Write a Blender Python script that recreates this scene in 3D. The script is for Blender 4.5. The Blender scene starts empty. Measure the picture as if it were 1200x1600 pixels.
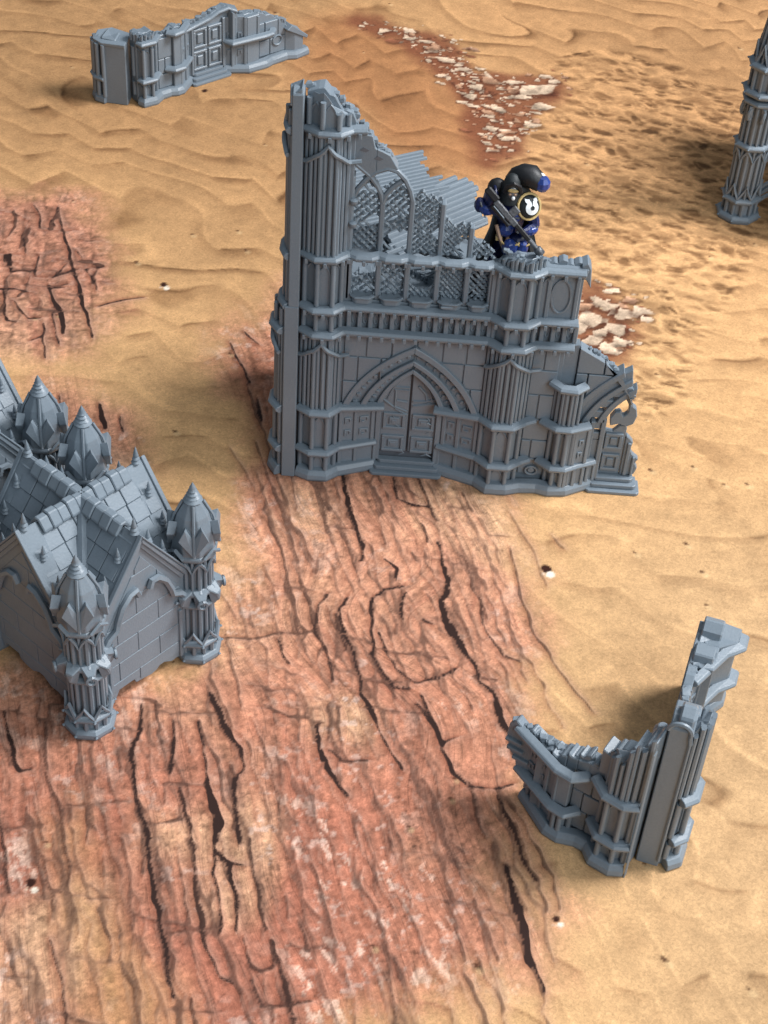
import bpy, bmesh, math, random
import numpy as np
from mathutils import Vector, Matrix

random.seed(7)
SC = bpy.context.scene
SC.unit_settings.scale_length = 0.01          # one unit is one centimetre
COL = SC.collection

# ------------------------------------------------------------------ camera
TILT, DIST, ROLL = math.radians(42), 56.0, math.radians(4.3)
fwd = Vector((0, math.cos(TILT), -math.sin(TILT)))
rt0 = Vector((1, 0, 0)); up0 = rt0.cross(fwd)
rt = rt0 * math.cos(ROLL) + up0 * math.sin(ROLL)
up = up0 * math.cos(ROLL) - rt0 * math.sin(ROLL)
cam_d = bpy.data.cameras.new('camera'); cam = bpy.data.objects.new('camera', cam_d); COL.objects.link(cam)
m = Matrix((rt, up, -fwd)).transposed().to_4x4(); m.translation = -fwd * DIST
cam.matrix_world = m
cam_d.sensor_fit = 'VERTICAL'; cam_d.sensor_height = 36; cam_d.lens = 36 * 2600 / 1600
cam_d.clip_start = 1; cam_d.clip_end = 1000
SC.camera = cam

# ------------------------------------------------------------------ room light
W = bpy.data.worlds.new('World'); SC.world = W; W.use_nodes = True
W.node_tree.nodes['Background'].inputs[0].default_value = (0.66, 0.83, 1.0, 1)
W.node_tree.nodes['Background'].inputs[1].default_value = 0.24
def area(name, loc, target, sx, sy, power, colour):
    d = bpy.data.lights.new(name, 'AREA'); d.shape = 'RECTANGLE'; d.size = sx; d.size_y = sy
    d.energy = power; d.color = colour
    o = bpy.data.objects.new(name, d); COL.objects.link(o); o.location = loc
    o.rotation_euler = (Vector(target) - Vector(loc)).to_track_quat('-Z', 'Y').to_euler()
    return o
area('window_light', (92, 16, 112), (0, 2, 0), 50, 50, 365000, (0.98, 0.985, 1.0))
area('ceiling_light', (-15, 20, 190), (0, 0, 0), 110, 110, 55000, (0.98, 0.985, 1.0))
area('room_fill', (85, -112, 100), (0, 0, 4), 110, 90, 200000, (0.88, 0.95, 1.0))  # soft fill lamp added in front to brighten the facades
SC.view_settings.view_transform = 'Standard'; SC.view_settings.look = 'None'
SC.view_settings.exposure = -0.21; SC.view_settings.gamma = 1.0

# ------------------------------------------------------------------ materials
def new_mat(name):
    mt = bpy.data.materials.new(name); mt.use_nodes = True
    nt = mt.node_tree; return mt, nt, nt.nodes['Principled BSDF']
def N(nt, kind, **kw):
    n = nt.nodes.new(kind)
    for k, v in kw.items():
        if k in n.inputs: n.inputs[k].default_value = v
        else: setattr(n, k, v)
    return n
def plastic(name, base, rough, var=0.06, bump=0.12, scale=14):
    mt, nt, b = new_mat(name)
    tc = N(nt, 'ShaderNodeTexCoord')
    n1 = N(nt, 'ShaderNodeTexNoise', Scale=0.7, Detail=3.0); nt.links.new(tc.outputs['Object'], n1.inputs['Vector'])
    n2 = N(nt, 'ShaderNodeTexNoise', Scale=float(scale), Detail=2.0); nt.links.new(tc.outputs['Object'], n2.inputs['Vector'])
    mx = N(nt, 'ShaderNodeMix', data_type='RGBA')
    mx.inputs[6].default_value = (*[c * (1 - var) for c in base], 1); mx.inputs[7].default_value = (*[c * (1 + var) for c in base], 1)
    ad = N(nt, 'ShaderNodeMath', operation='ADD'); nt.links.new(n1.outputs['Fac'], ad.inputs[0]); nt.links.new(n2.outputs['Fac'], ad.inputs[1])
    mr = N(nt, 'ShaderNodeMapRange'); mr.inputs[1].default_value = .7; mr.inputs[2].default_value = 1.3
    nt.links.new(ad.outputs[0], mr.inputs[0]); nt.links.new(mr.outputs[0], mx.inputs[0])
    nt.links.new(mx.outputs[2], b.inputs['Base Color'])
    b.inputs['Roughness'].default_value = rough
    bp = N(nt, 'ShaderNodeBump', Strength=bump, Distance=0.05)
    nt.links.new(n2.outputs['Fac'], bp.inputs['Height']); nt.links.new(bp.outputs['Normal'], b.inputs['Normal'])
    return mt
GREY = plastic('grey_print_resin', (0.170, 0.206, 0.240), 0.42)
DARK = plastic('dark_grey_resin', (0.12, 0.13, 0.15), 0.5)
CARD = plastic('pale_card', (0.42, 0.42, 0.42), 0.6)
NAVY = plastic('navy_paint', (0.012, 0.018, 0.080), 0.35, .3)
BLUE = plastic('blue_paint', (0.020, 0.045, 0.20), 0.32, .35)
BLACK = plastic('black_paint', (0.008, 0.008, 0.010), 0.5, .3)
SOOT = plastic('dark_cloak_paint', (0.012, 0.016, 0.018), 0.6, .3)
STEEL = plastic('gunmetal_paint', (0.10, 0.105, 0.115), 0.35, .5)
GOLD = plastic('ochre_paint', (0.50, 0.36, 0.15), 0.45, .15)
WHITE = plastic('white_paint', (0.80, 0.84, 0.86), 0.5)
BONE = plastic('bone_paint', (0.42, 0.27, 0.18), 0.5)

# ------------------------------------------------------------------ object helpers
def link(o, parent=None):
    COL.objects.link(o)
    if parent is not None: o.parent = parent
    return o
def thing(name, label, cat, loc=(0, 0, 0), group=None):
    o = bpy.data.objects.new(name, None); COL.objects.link(o); o.location = loc
    o.empty_display_size = .5
    o['label'] = label; o['category'] = cat
    if group: o['group'] = group
    return o
class MB:
    def __init__(s): s.v = []; s.f = []
    def add(s, vs, fs):
        k = len(s.v); s.v += [tuple(p) for p in vs]; s.f += [tuple(i + k for i in f) for f in fs]; return s
    def build(s, name, mat, parent=None, bevel=0.0, smooth=False, stuff=False, seg=1):
        me = bpy.data.meshes.new(name); me.from_pydata(s.v, [], s.f)
        bm = bmesh.new(); bm.from_mesh(me); bmesh.ops.recalc_face_normals(bm, faces=bm.faces); bm.to_mesh(me); bm.free()
        me.materials.append(mat)
        o = bpy.data.objects.new(name, me); link(o, parent)
        if smooth:
            for p in me.polygons: p.use_smooth = True
            me.set_sharp_from_angle(angle=math.radians(50))
        if bevel:
            b = o.modifiers.new('bevel', 'BEVEL'); b.width = bevel; b.segments = seg; b.limit_method = 'ANGLE'; b.angle_limit = math.radians(38)
        if stuff: o['kind'] = 'stuff'
        return o
class Frame:
    """a wall's own axes: u along it, w out of its face, z up"""
    def __init__(s, o, U, Wd): s.o = Vector(o); s.U = Vector(U).normalized(); s.W = Vector(Wd).normalized()
    def __call__(s, u, w, z): return s.o + s.U * u + s.W * w + Vector((0, 0, z))
def extr(mb, fr, poly, w0, w1):
    n = len(poly)
    vs = [fr(u, w0, z) for u, z in poly] + [fr(u, w1, z) for u, z in poly]
    fs = [tuple(range(n)), tuple(range(2 * n - 1, n - 1, -1))] + [(i, (i + 1) % n, n + (i + 1) % n, n + i) for i in range(n)]
    return mb.add(vs, fs)
def vext(mb, fr, poly, z0, z1):
    n = len(poly); zt = z1 if hasattr(z1, '__len__') else [z1] * n
    vs = [fr(u, w, z0) for u, w in poly] + [fr(u, w, zt[i]) for i, (u, w) in enumerate(poly)]
    fs = [tuple(range(n))] + [(i, (i + 1) % n, n + (i + 1) % n, n + i) for i in range(n)]
    if hasattr(z1, '__len__'):
        cu = sum(p[0] for p in poly) / n; cw = sum(p[1] for p in poly) / n
        vs.append(fr(cu, cw, sum(zt) / n - .08)); fs += [(n + i, n + (i + 1) % n, 2 * n) for i in range(n)]
    else: fs.append(tuple(range(n, 2 * n)))
    return mb.add(vs, fs)
def box(mb, fr, u0, u1, w0, w1, z0, z1): return extr(mb, fr, [(u0, z0), (u1, z0), (u1, z1), (u0, z1)], w0, w1)
STRING = [(-.12, -.15), (.04, -.15), (.14, -.06), (.17, .02), (.10, .10), (-.12, .15)]
PLINTH = [(-.25, .0), (.10, .0), (.13, .10), (.10, .24), (.0, .38), (-.25, .40)]
def path_normals(path):
    out = []
    for i, p in enumerate(path):
        a = Vector(path[max(i - 1, 0)]); b = Vector(path[min(i + 1, len(path) - 1)]); p = Vector(p)
        d1 = (p - a).normalized() if i > 0 else (b - p).normalized(); d2 = (b - p).normalized() if i < len(path) - 1 else d1
        n1 = Vector((-d1.y, d1.x)); n2 = Vector((-d2.y, d2.x)); n = (n1 + n2)
        n = n.normalized() / max(.5, n.normalized().dot(n1)) if n.length > 1e-6 else n1
        out.append(n)
    return out
def sweep(mb, fr, path, prof, z, tilt=0.0):
    """carry a moulding profile along a plan path (u,w), mitred; outward is +w for a path running +u"""
    nm = path_normals(path); k = len(prof); vs = []; fs = []
    for i, (p, n) in enumerate(zip(path, nm)):
        for (dw, dz) in prof: vs.append(fr(p[0] + n.x * dw, p[1] + n.y * dw, z + dz + random.uniform(-.012, .012)))
    for i in range(len(path) - 1):
        for j in range(k):
            a = i * k + j; b = i * k + (j + 1) % k; fs.append((a, b, b + k, a + k))
    fs.append(tuple(range(k))); fs.append(tuple(range((len(path) - 1) * k, len(path) * k)))
    return mb.add(vs, fs)
def tube(mb, pts, r, n=6, flat=1.0):
    """round bar through 3D points"""
    pts = [Vector(p) for p in pts]; vs = []; fs = []; ref = None
    for i, p in enumerate(pts):
        d = (pts[min(i + 1, len(pts) - 1)] - pts[max(i - 1, 0)]).normalized()
        if ref is None: ref = d.orthogonal().normalized()
        a = (ref - d * ref.dot(d)).normalized(); ref = a; b = d.cross(a)
        rr = r[i] if hasattr(r, '__len__') else r
        for j in range(n):
            t = 2 * math.pi * (j + .5) / n; vs.append(p + (a * math.cos(t) + b * math.sin(t)) * rr)
    for i in range(len(pts) - 1):
        for j in range(n):
            q = i * n + j; s = i * n + (j + 1) % n; fs.append((q, s, s + n, q + n))
    fs.append(tuple(range(n))); fs.append(tuple(range((len(pts) - 1) * n, len(pts) * n)))
    return mb.add(vs, fs)
def cyl(mb, fr, u, w, z0, z1, r, n=8, slope=0.0):
    vs = []
    for z, top in ((z0, 0), (z1, 1)):
        for j in range(n):
            t = 2 * math.pi * j / n; vs.append(fr(u + r * math.cos(t), w + r * math.sin(t), z + top * (slope * math.cos(t) + random.uniform(-.3, .3) * abs(slope))))
    fs = [tuple(range(n)), tuple(range(n, 2 * n))] + [(j, (j + 1) % n, n + (j + 1) % n, n + j) for j in range(n)]
    return mb.add(vs, fs)
def lathe(mb, c, prof, n=8, rot=0.0, star=None):
    """rings (radius, z) round a vertical axis; star = per-ring inner/outer ratio"""
    vs = []; fs = []; k = len(prof)
    for i, (r, z) in enumerate(prof):
        for j in range(n):
            t = rot + 2 * math.pi * j / n; q = r * (star[i] if star and j % 2 else 1); vs.append((c[0] + q * math.cos(t), c[1] + q * math.sin(t), c[2] + z))
    for i in range(k - 1):
        for j in range(n): fs.append((i * n + j, i * n + (j + 1) % n, (i + 1) * n + (j + 1) % n, (i + 1) * n + j))
    fs.append(tuple(range(n))); fs.append(tuple(range((k - 1) * n, k * n)))
    return mb.add(vs, fs)
def copy_tree(o, parent=None):
    c = o.copy(); COL.objects.link(c)
    if parent is not None: c.parent = parent
    for ch in list(o.children): copy_tree(ch, c)
    return c
def interp(tab, x):
    if x <= tab[0][0]: return tab[0][1]
    for (a, b), (c, d) in zip(tab, tab[1:]):
        if x <= c: return b + (d - b) * (x - a) / max(c - a, 1e-9)
    return tab[-1][1]

# ------------------------------------------------------------------ printed gaming mat (flat print on a flat sheet)
CRACKS = [
(1,[(-1.57,2.77,0.08),(-1.5,1.74,0.09),(-1.18,-0.0,0.14),(-0.82,-1.0,0.1),(-0.62,-1.71,0.1),(-0.65,-2.43,0.05)]),
(0.8,[(0.2,1.77,0.05),(0.45,0.71,0.06),(1.02,0.43,0.05),(1.58,0.43,0.05)]),
(0.7,[(1.13,1.8,0.05),(1.64,0.16,0.06),(1.8,-0.27,0.05)]),
(0.7,[(1.35,-0.47,0.05),(1.53,-1.33,0.06)]),
(1,[(2.05,-2.27,0.08),(2.21,-3.09,0.1),(2.18,-3.78,0.1),(2.0,-4.07,0.1),(2.25,-4.97,0.16),(2.65,-5.84,0.19),(2.84,-6.33,0.08),(3.16,-6.67,0.05)]),
(0.8,[(1.83,-1.3,0.05),(2.05,-2.27,0.06)]),
(0.8,[(3.16,-6.67,0.05),(3.35,-7.39,0.05),(3.76,-7.83,0.06),(4.03,-8.75,0.09),(4.16,-9.32,0.08),(4.24,-10.0,0.05)]),
(0.8,[(0.89,-3.72,0.05),(0.77,-4.34,0.06),(0.77,-5.0,0.05)]),
(0.85,[(0.87,-3.44,0.05),(0.21,-3.65,0.05),(-0.14,-4.16,0.09),(-0.15,-4.96,0.08),(-0.02,-5.99,0.08),(-0.06,-6.5,0.1),(0.2,-7.09,0.06),(0.69,-7.9,0.05),(1.24,-7.9,0.05)]),
(0.8,[(0.17,-5.58,0.06),(0.4,-6.45,0.06),(0.75,-7.16,0.06),(1.32,-7.65,0.07),(1.94,-7.41,0.05),(2.57,-6.91,0.05)]),
(0.8,[(-0.91,-4.11,0.05),(-1.16,-4.67,0.07),(-0.94,-5.82,0.07),(-0.56,-6.67,0.06),(-0.37,-7.52,0.07),(-0.28,-8.24,0.09),(0.13,-9.14,0.11),(0.53,-10.02,0.08),(0.82,-10.66,0.07),(1.09,-10.97,0.05)]),
(0.7,[(-1.23,-4.94,0.05),(-1.14,-5.59,0.06),(-0.85,-6.45,0.05)]),
(0.75,[(-1.58,-4.11,0.05),(-1.87,-4.61,0.06),(-1.87,-5.79,0.1),(-1.65,-6.22,0.06),(-1.39,-6.57,0.06),(-1.26,-7.12,0.05),(-1.16,-7.84,0.05)]),
(0.8,[(1.5,-4.92,0.06),(1.83,-5.08,0.06)]),
(0.5,[(1.41,-5.06,0.05),(1.62,-5.69,0.05),(1.91,-6.29,0.05)]),
(0.5,[(-1.98,-2.57,0.05),(-2.03,-3.27,0.05)]),
(0.9,[(0.14,-2.27,0.05),(0.55,-2.72,0.09),(0.52,-3.14,0.05)]),
(0.6,[(1.01,-1.82,0.05),(1.17,-2.3,0.05)]),
(0.7,[(3.33,-3.8,0.07),(3.34,-4.86,0.05),(3.76,-5.85,0.05),(4.04,-6.2,0.05),(4.5,-6.41,0.05)]),
(0.55,[(4.21,-1.32,0.05),(4.44,-2.58,0.05),(4.53,-3.4,0.08),(4.98,-5.08,0.08),(5.43,-5.93,0.07),(5.78,-6.77,0.05),(6.13,-7.35,0.05),(6.72,-8.25,0.05)]),
(0.35,[(4.22,0.45,0.05),(4.95,-1.24,0.05),(5.41,-3.03,0.05)]),
(0.4,[(3.15,0.03,0.05),(3.46,-0.75,0.05),(4.06,-0.76,0.05)]),
(0.6,[(2.63,1.35,0.05),(3.0,0.32,0.05)]),
(0.95,[(-3.05,-6.24,0.08),(-2.84,-6.78,0.1),(-2.52,-7.25,0.05)]),
(0.6,[(-4.82,-6.36,0.05),(-3.73,-6.24,0.05),(-3.37,-6.14,0.05),(-2.83,-5.92,0.07),(-2.69,-5.94,0.05),(-1.82,-5.79,0.05)]),
(0.6,[(-3.68,-1.18,0.05),(-3.2,-2.56,0.05),(-2.64,-4.43,0.07),(-2.35,-5.97,0.05)]),
(0.5,[(-2.5,1.38,0.05),(-2.06,-0.4,0.05),(-1.79,-1.26,0.05)]),
(0.4,[(-4.46,1.47,0.05),(-3.73,-0.74,0.05),(-3.43,-1.73,0.05)]),
(0.45,[(-3.28,1.45,0.05),(-2.93,-0.2,0.05)]),
(0.9,[(-4.71,-8.68,0.05),(-4.48,-9.13,0.06),(-4.12,-9.9,0.12),(-3.79,-10.44,0.07),(-3.43,-11.29,0.05)]),
(0.95,[(-1.52,-9.53,0.05),(-1.47,-9.99,0.1),(-1.25,-10.75,0.1),(-0.99,-11.28,0.05)]),
(0.7,[(-1.1,-10.4,0.05),(-0.64,-10.86,0.06),(0.05,-10.74,0.05)]),
(0.6,[(-1.18,-8.8,0.05),(-1.13,-10.07,0.05)]),
(0.6,[(-0.91,-8.77,0.05),(-0.91,-9.47,0.05)]),
(0.85,[(1.51,-8.06,0.05),(1.71,-8.63,0.05),(2.0,-9.3,0.08),(2.19,-9.91,0.09),(2.71,-9.58,0.05)]),
(0.6,[(-0.0,-6.74,0.05),(0.41,-7.68,0.05),(0.85,-8.3,0.05)]),
(0.5,[(-4.53,-6.45,0.05),(-4.09,-7.9,0.05),(-3.78,-9.06,0.05)]),
(0.4,[(-5.08,-4.29,0.05),(-4.38,-5.41,0.05)]),
(0.5,[(-0.39,1.24,0.05),(-0.11,0.34,0.05)]),
(0.5,[(-0.02,-0.92,0.05),(0.11,-1.63,0.05)]),
(0.4,[(5.66,-0.58,0.05),(6.04,-1.12,0.05)]),
(0.9,[(-6.7,-9.25,0.05),(-6.58,-10.27,0.09),(-6.77,-10.97,0.11),(-6.57,-11.72,0.09),(-6.37,-12.66,0.09),(-5.94,-13.55,0.1),(-5.66,-14.53,0.09),(-5.28,-15.95,0.11),(-4.91,-17.12,0.09),(-4.7,-17.73,0.06),(-4.43,-18.83,0.06)]),
(0.9,[(-5.7,-9.73,0.05),(-5.59,-10.63,0.1),(-5.49,-11.72,0.06)]),
(0.95,[(-4.91,-9.77,0.05),(-4.53,-11.3,0.08),(-4.44,-12.0,0.09),(-4.15,-12.66,0.2),(-3.88,-13.46,0.2),(-3.96,-14.18,0.07),(-3.73,-15.33,0.07),(-3.39,-16.8,0.05)]),
(0.9,[(-4.8,-8.59,0.05),(-4.61,-9.04,0.07),(-3.98,-10.25,0.17),(-3.68,-10.55,0.07),(-3.41,-11.41,0.05),(-3.7,-11.87,0.08),(-3.4,-13.32,0.08),(-3.28,-14.01,0.05)]),
(0.6,[(-3.89,-11.3,0.05),(-3.67,-11.71,0.05)]),
(0.8,[(-3.94,-14.28,0.07),(-3.44,-14.72,0.11),(-3.33,-15.3,0.1),(-3.09,-16.03,0.06),(-3.0,-16.77,0.05)]),
(0.8,[(-3.7,-14.6,0.06),(-3.08,-14.69,0.06)]),
(0.75,[(-5.17,-12.23,0.05),(-4.71,-13.44,0.07),(-4.42,-14.71,0.07),(-4.11,-16.13,0.1),(-3.75,-17.38,0.07),(-3.26,-18.13,0.05),(-2.94,-18.28,0.05)]),
(0.6,[(-5.49,-14.32,0.05),(-5.21,-15.37,0.05)]),
(0.6,[(-4.6,-15.41,0.05),(-4.27,-16.7,0.05)]),
(0.7,[(-3.06,-13.79,0.05),(-2.77,-14.96,0.06),(-2.38,-16.34,0.08),(-2.23,-16.65,0.05)]),
(0.75,[(-2.12,-16.96,0.05),(-1.77,-17.74,0.07),(-1.45,-18.75,0.09),(-1.31,-19.41,0.06)]),
(0.65,[(-2.79,-16.93,0.05),(-2.62,-17.72,0.05),(-2.29,-17.92,0.05),(-1.96,-17.76,0.05),(-2.12,-16.96,0.05)]),
(0.65,[(-2.46,-18.15,0.05),(-2.23,-18.9,0.05),(-1.51,-18.84,0.05),(-0.92,-18.67,0.05)]),
(0.5,[(-1.19,-14.52,0.05),(-0.76,-15.83,0.05),(-0.36,-16.99,0.05)]),
(0.6,[(-1.43,-16.35,0.05),(-1.12,-17.24,0.05)]),
(0.7,[(-7.8,-17.46,0.05),(-7.35,-18.39,0.06),(-7.07,-19.23,0.06),(-6.89,-19.96,0.06)]),
(0.8,[(-10.68,-9.88,0.05),(-10.02,-11.5,0.08),(-9.68,-12.07,0.1),(-9.4,-12.01,0.05)]),
(0.6,[(-9.38,-10.21,0.05),(-8.97,-12.05,0.05),(-8.49,-12.96,0.06),(-8.17,-13.96,0.05),(-7.67,-15.3,0.05),(-7.64,-15.87,0.05)]),
(0.5,[(-9.27,-13.24,0.05),(-8.58,-15.19,0.05),(-8.11,-16.29,0.05)]),
(0.7,[(-10.1,-13.22,0.05),(-9.82,-14.12,0.07),(-9.36,-15.46,0.06),(-9.13,-16.15,0.05)]),
(0.6,[(-7.66,-13.2,0.05),(-7.41,-14.3,0.05)]),
(0.45,[(-8.35,-13.26,0.05),(-7.79,-13.13,0.05),(-6.51,-12.83,0.05)]),
(0.6,[(-5.92,-13.67,0.05),(-5.25,-13.44,0.05),(-4.7,-13.23,0.05)]),
(0.55,[(-5.66,-12.11,0.05),(-5.03,-12.09,0.05),(-4.43,-12.1,0.05)]),
(0.45,[(-6.5,-14.11,0.05),(-6.05,-15.16,0.05),(-5.74,-17.01,0.05)]),
(0.45,[(-7.01,-15.63,0.05),(-6.71,-15.98,0.05),(-6.48,-16.8,0.05)]),
(0.45,[(-7.83,-15.7,0.05),(-7.37,-17.06,0.05)]),
(0.6,[(-3.94,-18.79,0.05),(-3.72,-19.57,0.05)]),
(0.5,[(-4.29,-18.99,0.05),(-4.16,-19.65,0.05)]),
(0.6,[(-6.26,-9.09,0.05),(-6.05,-10.34,0.06),(-5.92,-10.66,0.05)]),
(0.35,[(-2.43,-10.88,0.05),(-1.82,-11.91,0.05),(-1.22,-13.11,0.05)]),
(0.4,[(-2.83,-12.01,0.05),(-2.54,-13.24,0.05),(-1.95,-14.19,0.05)]),
(0.5,[(-5.61,-12.16,0.05),(-5.55,-12.79,0.05)]),
(0.4,[(-7.94,-10.97,0.05),(-7.58,-12.46,0.05)]),
(0.5,[(-7.16,-11.0,0.05),(-6.93,-11.86,0.05)]),
(0.5,[(-9.82,-14.12,0.05),(-8.73,-13.86,0.05)]),
(0.5,[(-5.04,-17.04,0.05),(-4.2,-16.87,0.05),(-3.37,-16.62,0.05)]),
(0.5,[(-1.13,-8.69,0.05),(-1.12,-9.97,0.05)]),
(0.6,[(-0.93,-8.79,0.05),(-0.91,-9.49,0.05)]),
(0.45,[(-1.9,-15.55,0.05),(-1.67,-16.28,0.05)]),
(0.4,[(-8.43,-19.34,0.05),(-8.25,-19.83,0.05)]),
(0.4,[(-1.73,-8.99,0.05),(-1.59,-10.13,0.05)]),
(0.5,[(-8.17,-13.14,0.05),(-8.0,-13.59,0.05)]),
(0.5,[(-8.88,-12.26,0.05),(-8.72,-12.67,0.05)]),
(0.5,[(-8.57,-9.43,0.05),(-9.43,-9.52,0.05),(-9.06,-10.74,0.05)]),
(0.5,[(-7.76,-9.0,0.05),(-7.34,-9.43,0.05)]),
(1,[(4.07,-14.02,0.05),(4.27,-15.09,0.14),(4.51,-16.02,0.19),(4.65,-17.03,0.19),(4.79,-17.3,0.07),(5.02,-17.88,0.05)]),
(0.85,[(3.76,-8.13,0.06),(3.99,-8.92,0.1),(4.21,-9.4,0.09),(4.26,-10.18,0.05)]),
(0.75,[(3.87,-11.72,0.07),(4.24,-12.86,0.1),(4.49,-13.73,0.08),(4.84,-14.44,0.05)]),
(0.6,[(3.08,-11.93,0.06),(3.45,-13.06,0.05)]),
(0.5,[(3.21,-15.19,0.05),(3.57,-16.33,0.05),(3.82,-17.1,0.05)]),
(0.8,[(2.18,-10.1,0.07),(2.53,-10.9,0.1),(3.02,-11.46,0.07),(3.87,-11.38,0.05),(4.3,-11.21,0.05)]),
(0.8,[(1.42,-8.44,0.06),(1.89,-9.27,0.09),(2.23,-9.95,0.09)]),
(0.8,[(-1.34,-10.44,0.12),(-0.94,-11.37,0.1),(-0.41,-12.06,0.07)]),
(0.4,[(-0.11,-12.75,0.05),(0.38,-13.98,0.05),(0.55,-15.31,0.05)]),
(0.4,[(1.05,-15.14,0.05),(1.69,-16.26,0.05),(2.02,-17.37,0.05)]),
(0.5,[(-0.95,-15.32,0.05),(-0.39,-16.9,0.05)]),
(0.6,[(3.02,-11.33,0.05),(3.13,-11.99,0.05)]),
(0.4,[(2.42,-13.29,0.05),(2.94,-13.74,0.05)]),
(0.4,[(2.67,-15.71,0.05),(2.94,-17.18,0.05)]),
(0.5,[(3.87,-11.38,0.05),(3.98,-12.5,0.05)]),
(0.85,[(-14.45,17.36,0.06),(-13.68,15.08,0.08),(-13.05,13.22,0.1),(-12.54,11.88,0.1),(-12.12,10.56,0.14),(-11.63,9.3,0.07),(-11.41,8.47,0.05)]),
(0.85,[(-13.69,11.72,0.07),(-13.27,10.71,0.14),(-12.8,9.88,0.17),(-12.47,8.62,0.1)]),
(0.85,[(-15.39,17.4,0.06),(-14.99,16.59,0.06),(-14.78,15.6,0.06),(-14.04,15.5,0.05),(-13.33,15.63,0.05)]),
(0.85,[(-15.53,11.17,0.1),(-14.93,11.22,0.08),(-14.35,11.13,0.06)]),
(0.85,[(-16.07,13.61,0.05),(-15.19,13.65,0.05)]),
(0.85,[(-15.64,13.67,0.12),(-15.33,12.44,0.1),(-14.42,12.53,0.05)]),
(0.85,[(-14.29,12.11,0.05),(-13.58,12.28,0.05),(-12.82,12.93,0.06),(-11.8,13.18,0.05)]),
(0.85,[(-12.43,12.98,0.08),(-11.99,12.26,0.1),(-11.79,11.59,0.06)]),
(0.85,[(-15.29,11.05,0.06),(-14.75,9.19,0.07),(-14.39,9.09,0.05)]),
(0.85,[(-13.63,11.42,0.05),(-13.0,11.58,0.06)]),
(0.85,[(-16.76,16.69,0.06),(-16.1,16.61,0.08),(-15.51,16.21,0.06)]),
(0.85,[(-13.4,9.22,0.05),(-12.87,7.02,0.05)]),
(0.85,[(-13.18,9.83,0.07),(-12.53,7.9,0.06)]),
(0.85,[(-14.78,10.51,0.05),(-14.03,9.43,0.05),(-13.55,9.56,0.05)]),
(0.85,[(-14.48,13.66,0.05),(-14.32,12.26,0.05)]),
(0.85,[(-14.47,16.32,0.07),(-14.24,15.84,0.07)]),
(0.85,[(-13.06,14.18,0.07),(-12.75,13.74,0.08)]),
(0.85,[(-15.39,15.01,0.05),(-14.95,13.76,0.05)]),
(0.85,[(-15.81,13.64,0.08),(-15.69,13.02,0.08)]),
(0.85,[(-11.5,10.49,0.05),(-10.73,11.04,0.05),(-9.91,11.3,0.05)]),
(0.85,[(-6.27,8.83,0.06),(-5.86,7.9,0.08),(-5.25,6.47,0.08)]),
(0.85,[(-10.44,4.52,0.07),(-10.13,3.67,0.12),(-9.94,3.25,0.06)]),
(0.85,[(-9.55,3.99,0.05),(-9.36,3.13,0.05)]),
(0.85,[(-5.8,9.61,0.05),(-5.13,8.84,0.05)]),
(0.85,[(-4.86,5.59,0.05),(-4.61,4.33,0.05)]),
(0.85,[(-11.89,5.0,0.05),(-11.73,4.37,0.05)]),
(0.85,[(-13.23,13.19,0.05),(-13.65,12.19,0.05)]),
(0.85,[(-13.66,8.04,0.05),(-13.23,8.38,0.05)]),
(0.8,[(-10.45,4.63,0.08),(-10.05,3.53,0.15),(-10.06,3.21,0.07)]),
(0.8,[(-9.73,2.3,0.08),(-9.41,1.61,0.07)]),
(0.5,[(-5.36,6.4,0.05),(-4.18,2.88,0.07),(-3.24,-0.04,0.05)]),
(0.5,[(-4.66,3.18,0.05),(-3.42,-0.38,0.05),(-2.67,-2.79,0.05)]),
(0.4,[(-5.51,2.73,0.05),(-4.51,0.8,0.05)]),
]
ROCK = [[(-6.43,9.45),(-4.85,4.96),(-4.02,2.38),(-4.57,1.29),(-4.9,-0.55),(-4.59,-2.39),(-4.94,-3.77),(-4.91,-6.45),(-6.33,-8.19),(-11.03,-8.67),(-13.83,-8.95),(-11.91,-21.93),(-0.96,-21.05),(-0.34,-18.9),(1.58,-18.37),(3.53,-17.74),(4.73,-17.26),(4.72,-16.0),(4.48,-14.59),(4.85,-13.06),(4.25,-9.41),(4.07,-7.14),(5.08,-5.7),(4.3,-2.63),(3.45,0.39),(2.89,2.32),(2.45,8.94),(-3.71,13.25)],[(-18.54,17.89),(-14.21,17.6),(-12.93,16.44),(-11.69,13.08),(-11.21,9.67),(-11.36,7.81),(-13.18,7.38),(-15.89,6.84)],[(-12.79,5.49),(-10.88,5.16),(-9.75,4.0),(-8.48,1.01),(-9.58,-0.76),(-12.06,1.96)]]
YELLOW = [[(-8.12,-13.83),(-7.51,-13.33),(-6.68,-16.0),(-5.17,-18.02),(-4.29,-19.59),(-6.49,-20.65),(-7.33,-17.06)]]
RED = [[(-5.65,36.14),(-2.78,36.26),(1.43,33.84),(3.02,29.55),(3.63,24.88),(2.79,22.54),(-0.01,22.4),(-2.49,26.28),(-5.09,29.53)]]
GRAVEL = [[(-2.78,36.19),(-0.22,36.2),(2.04,34.62),(2.85,32.07),(4.54,31.82),(6.64,32.15),(7.04,31.12),(6.02,29.09),(5.4,27.48),(4.92,24.79),(3.63,23.76),(2.9,26.21),(2.58,28.56),(1.18,31.16),(-0.45,33.87)],[(7.1,13.78),(7.89,14.33),(8.52,14.06),(9.52,13.65),(10.02,12.84),(9.01,11.63),(8.3,9.88),(6.82,9.49),(6.63,11.12)]]
DIMPLE = [[(7.07,34.08),(10.87,34.69),(15.26,31.45),(15.54,21.18),(13.02,15.47),(9.54,6.7),(8.2,8.07),(9.75,13.24),(7.04,15.6),(5.82,19.82),(5.66,25.76)]]
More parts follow.
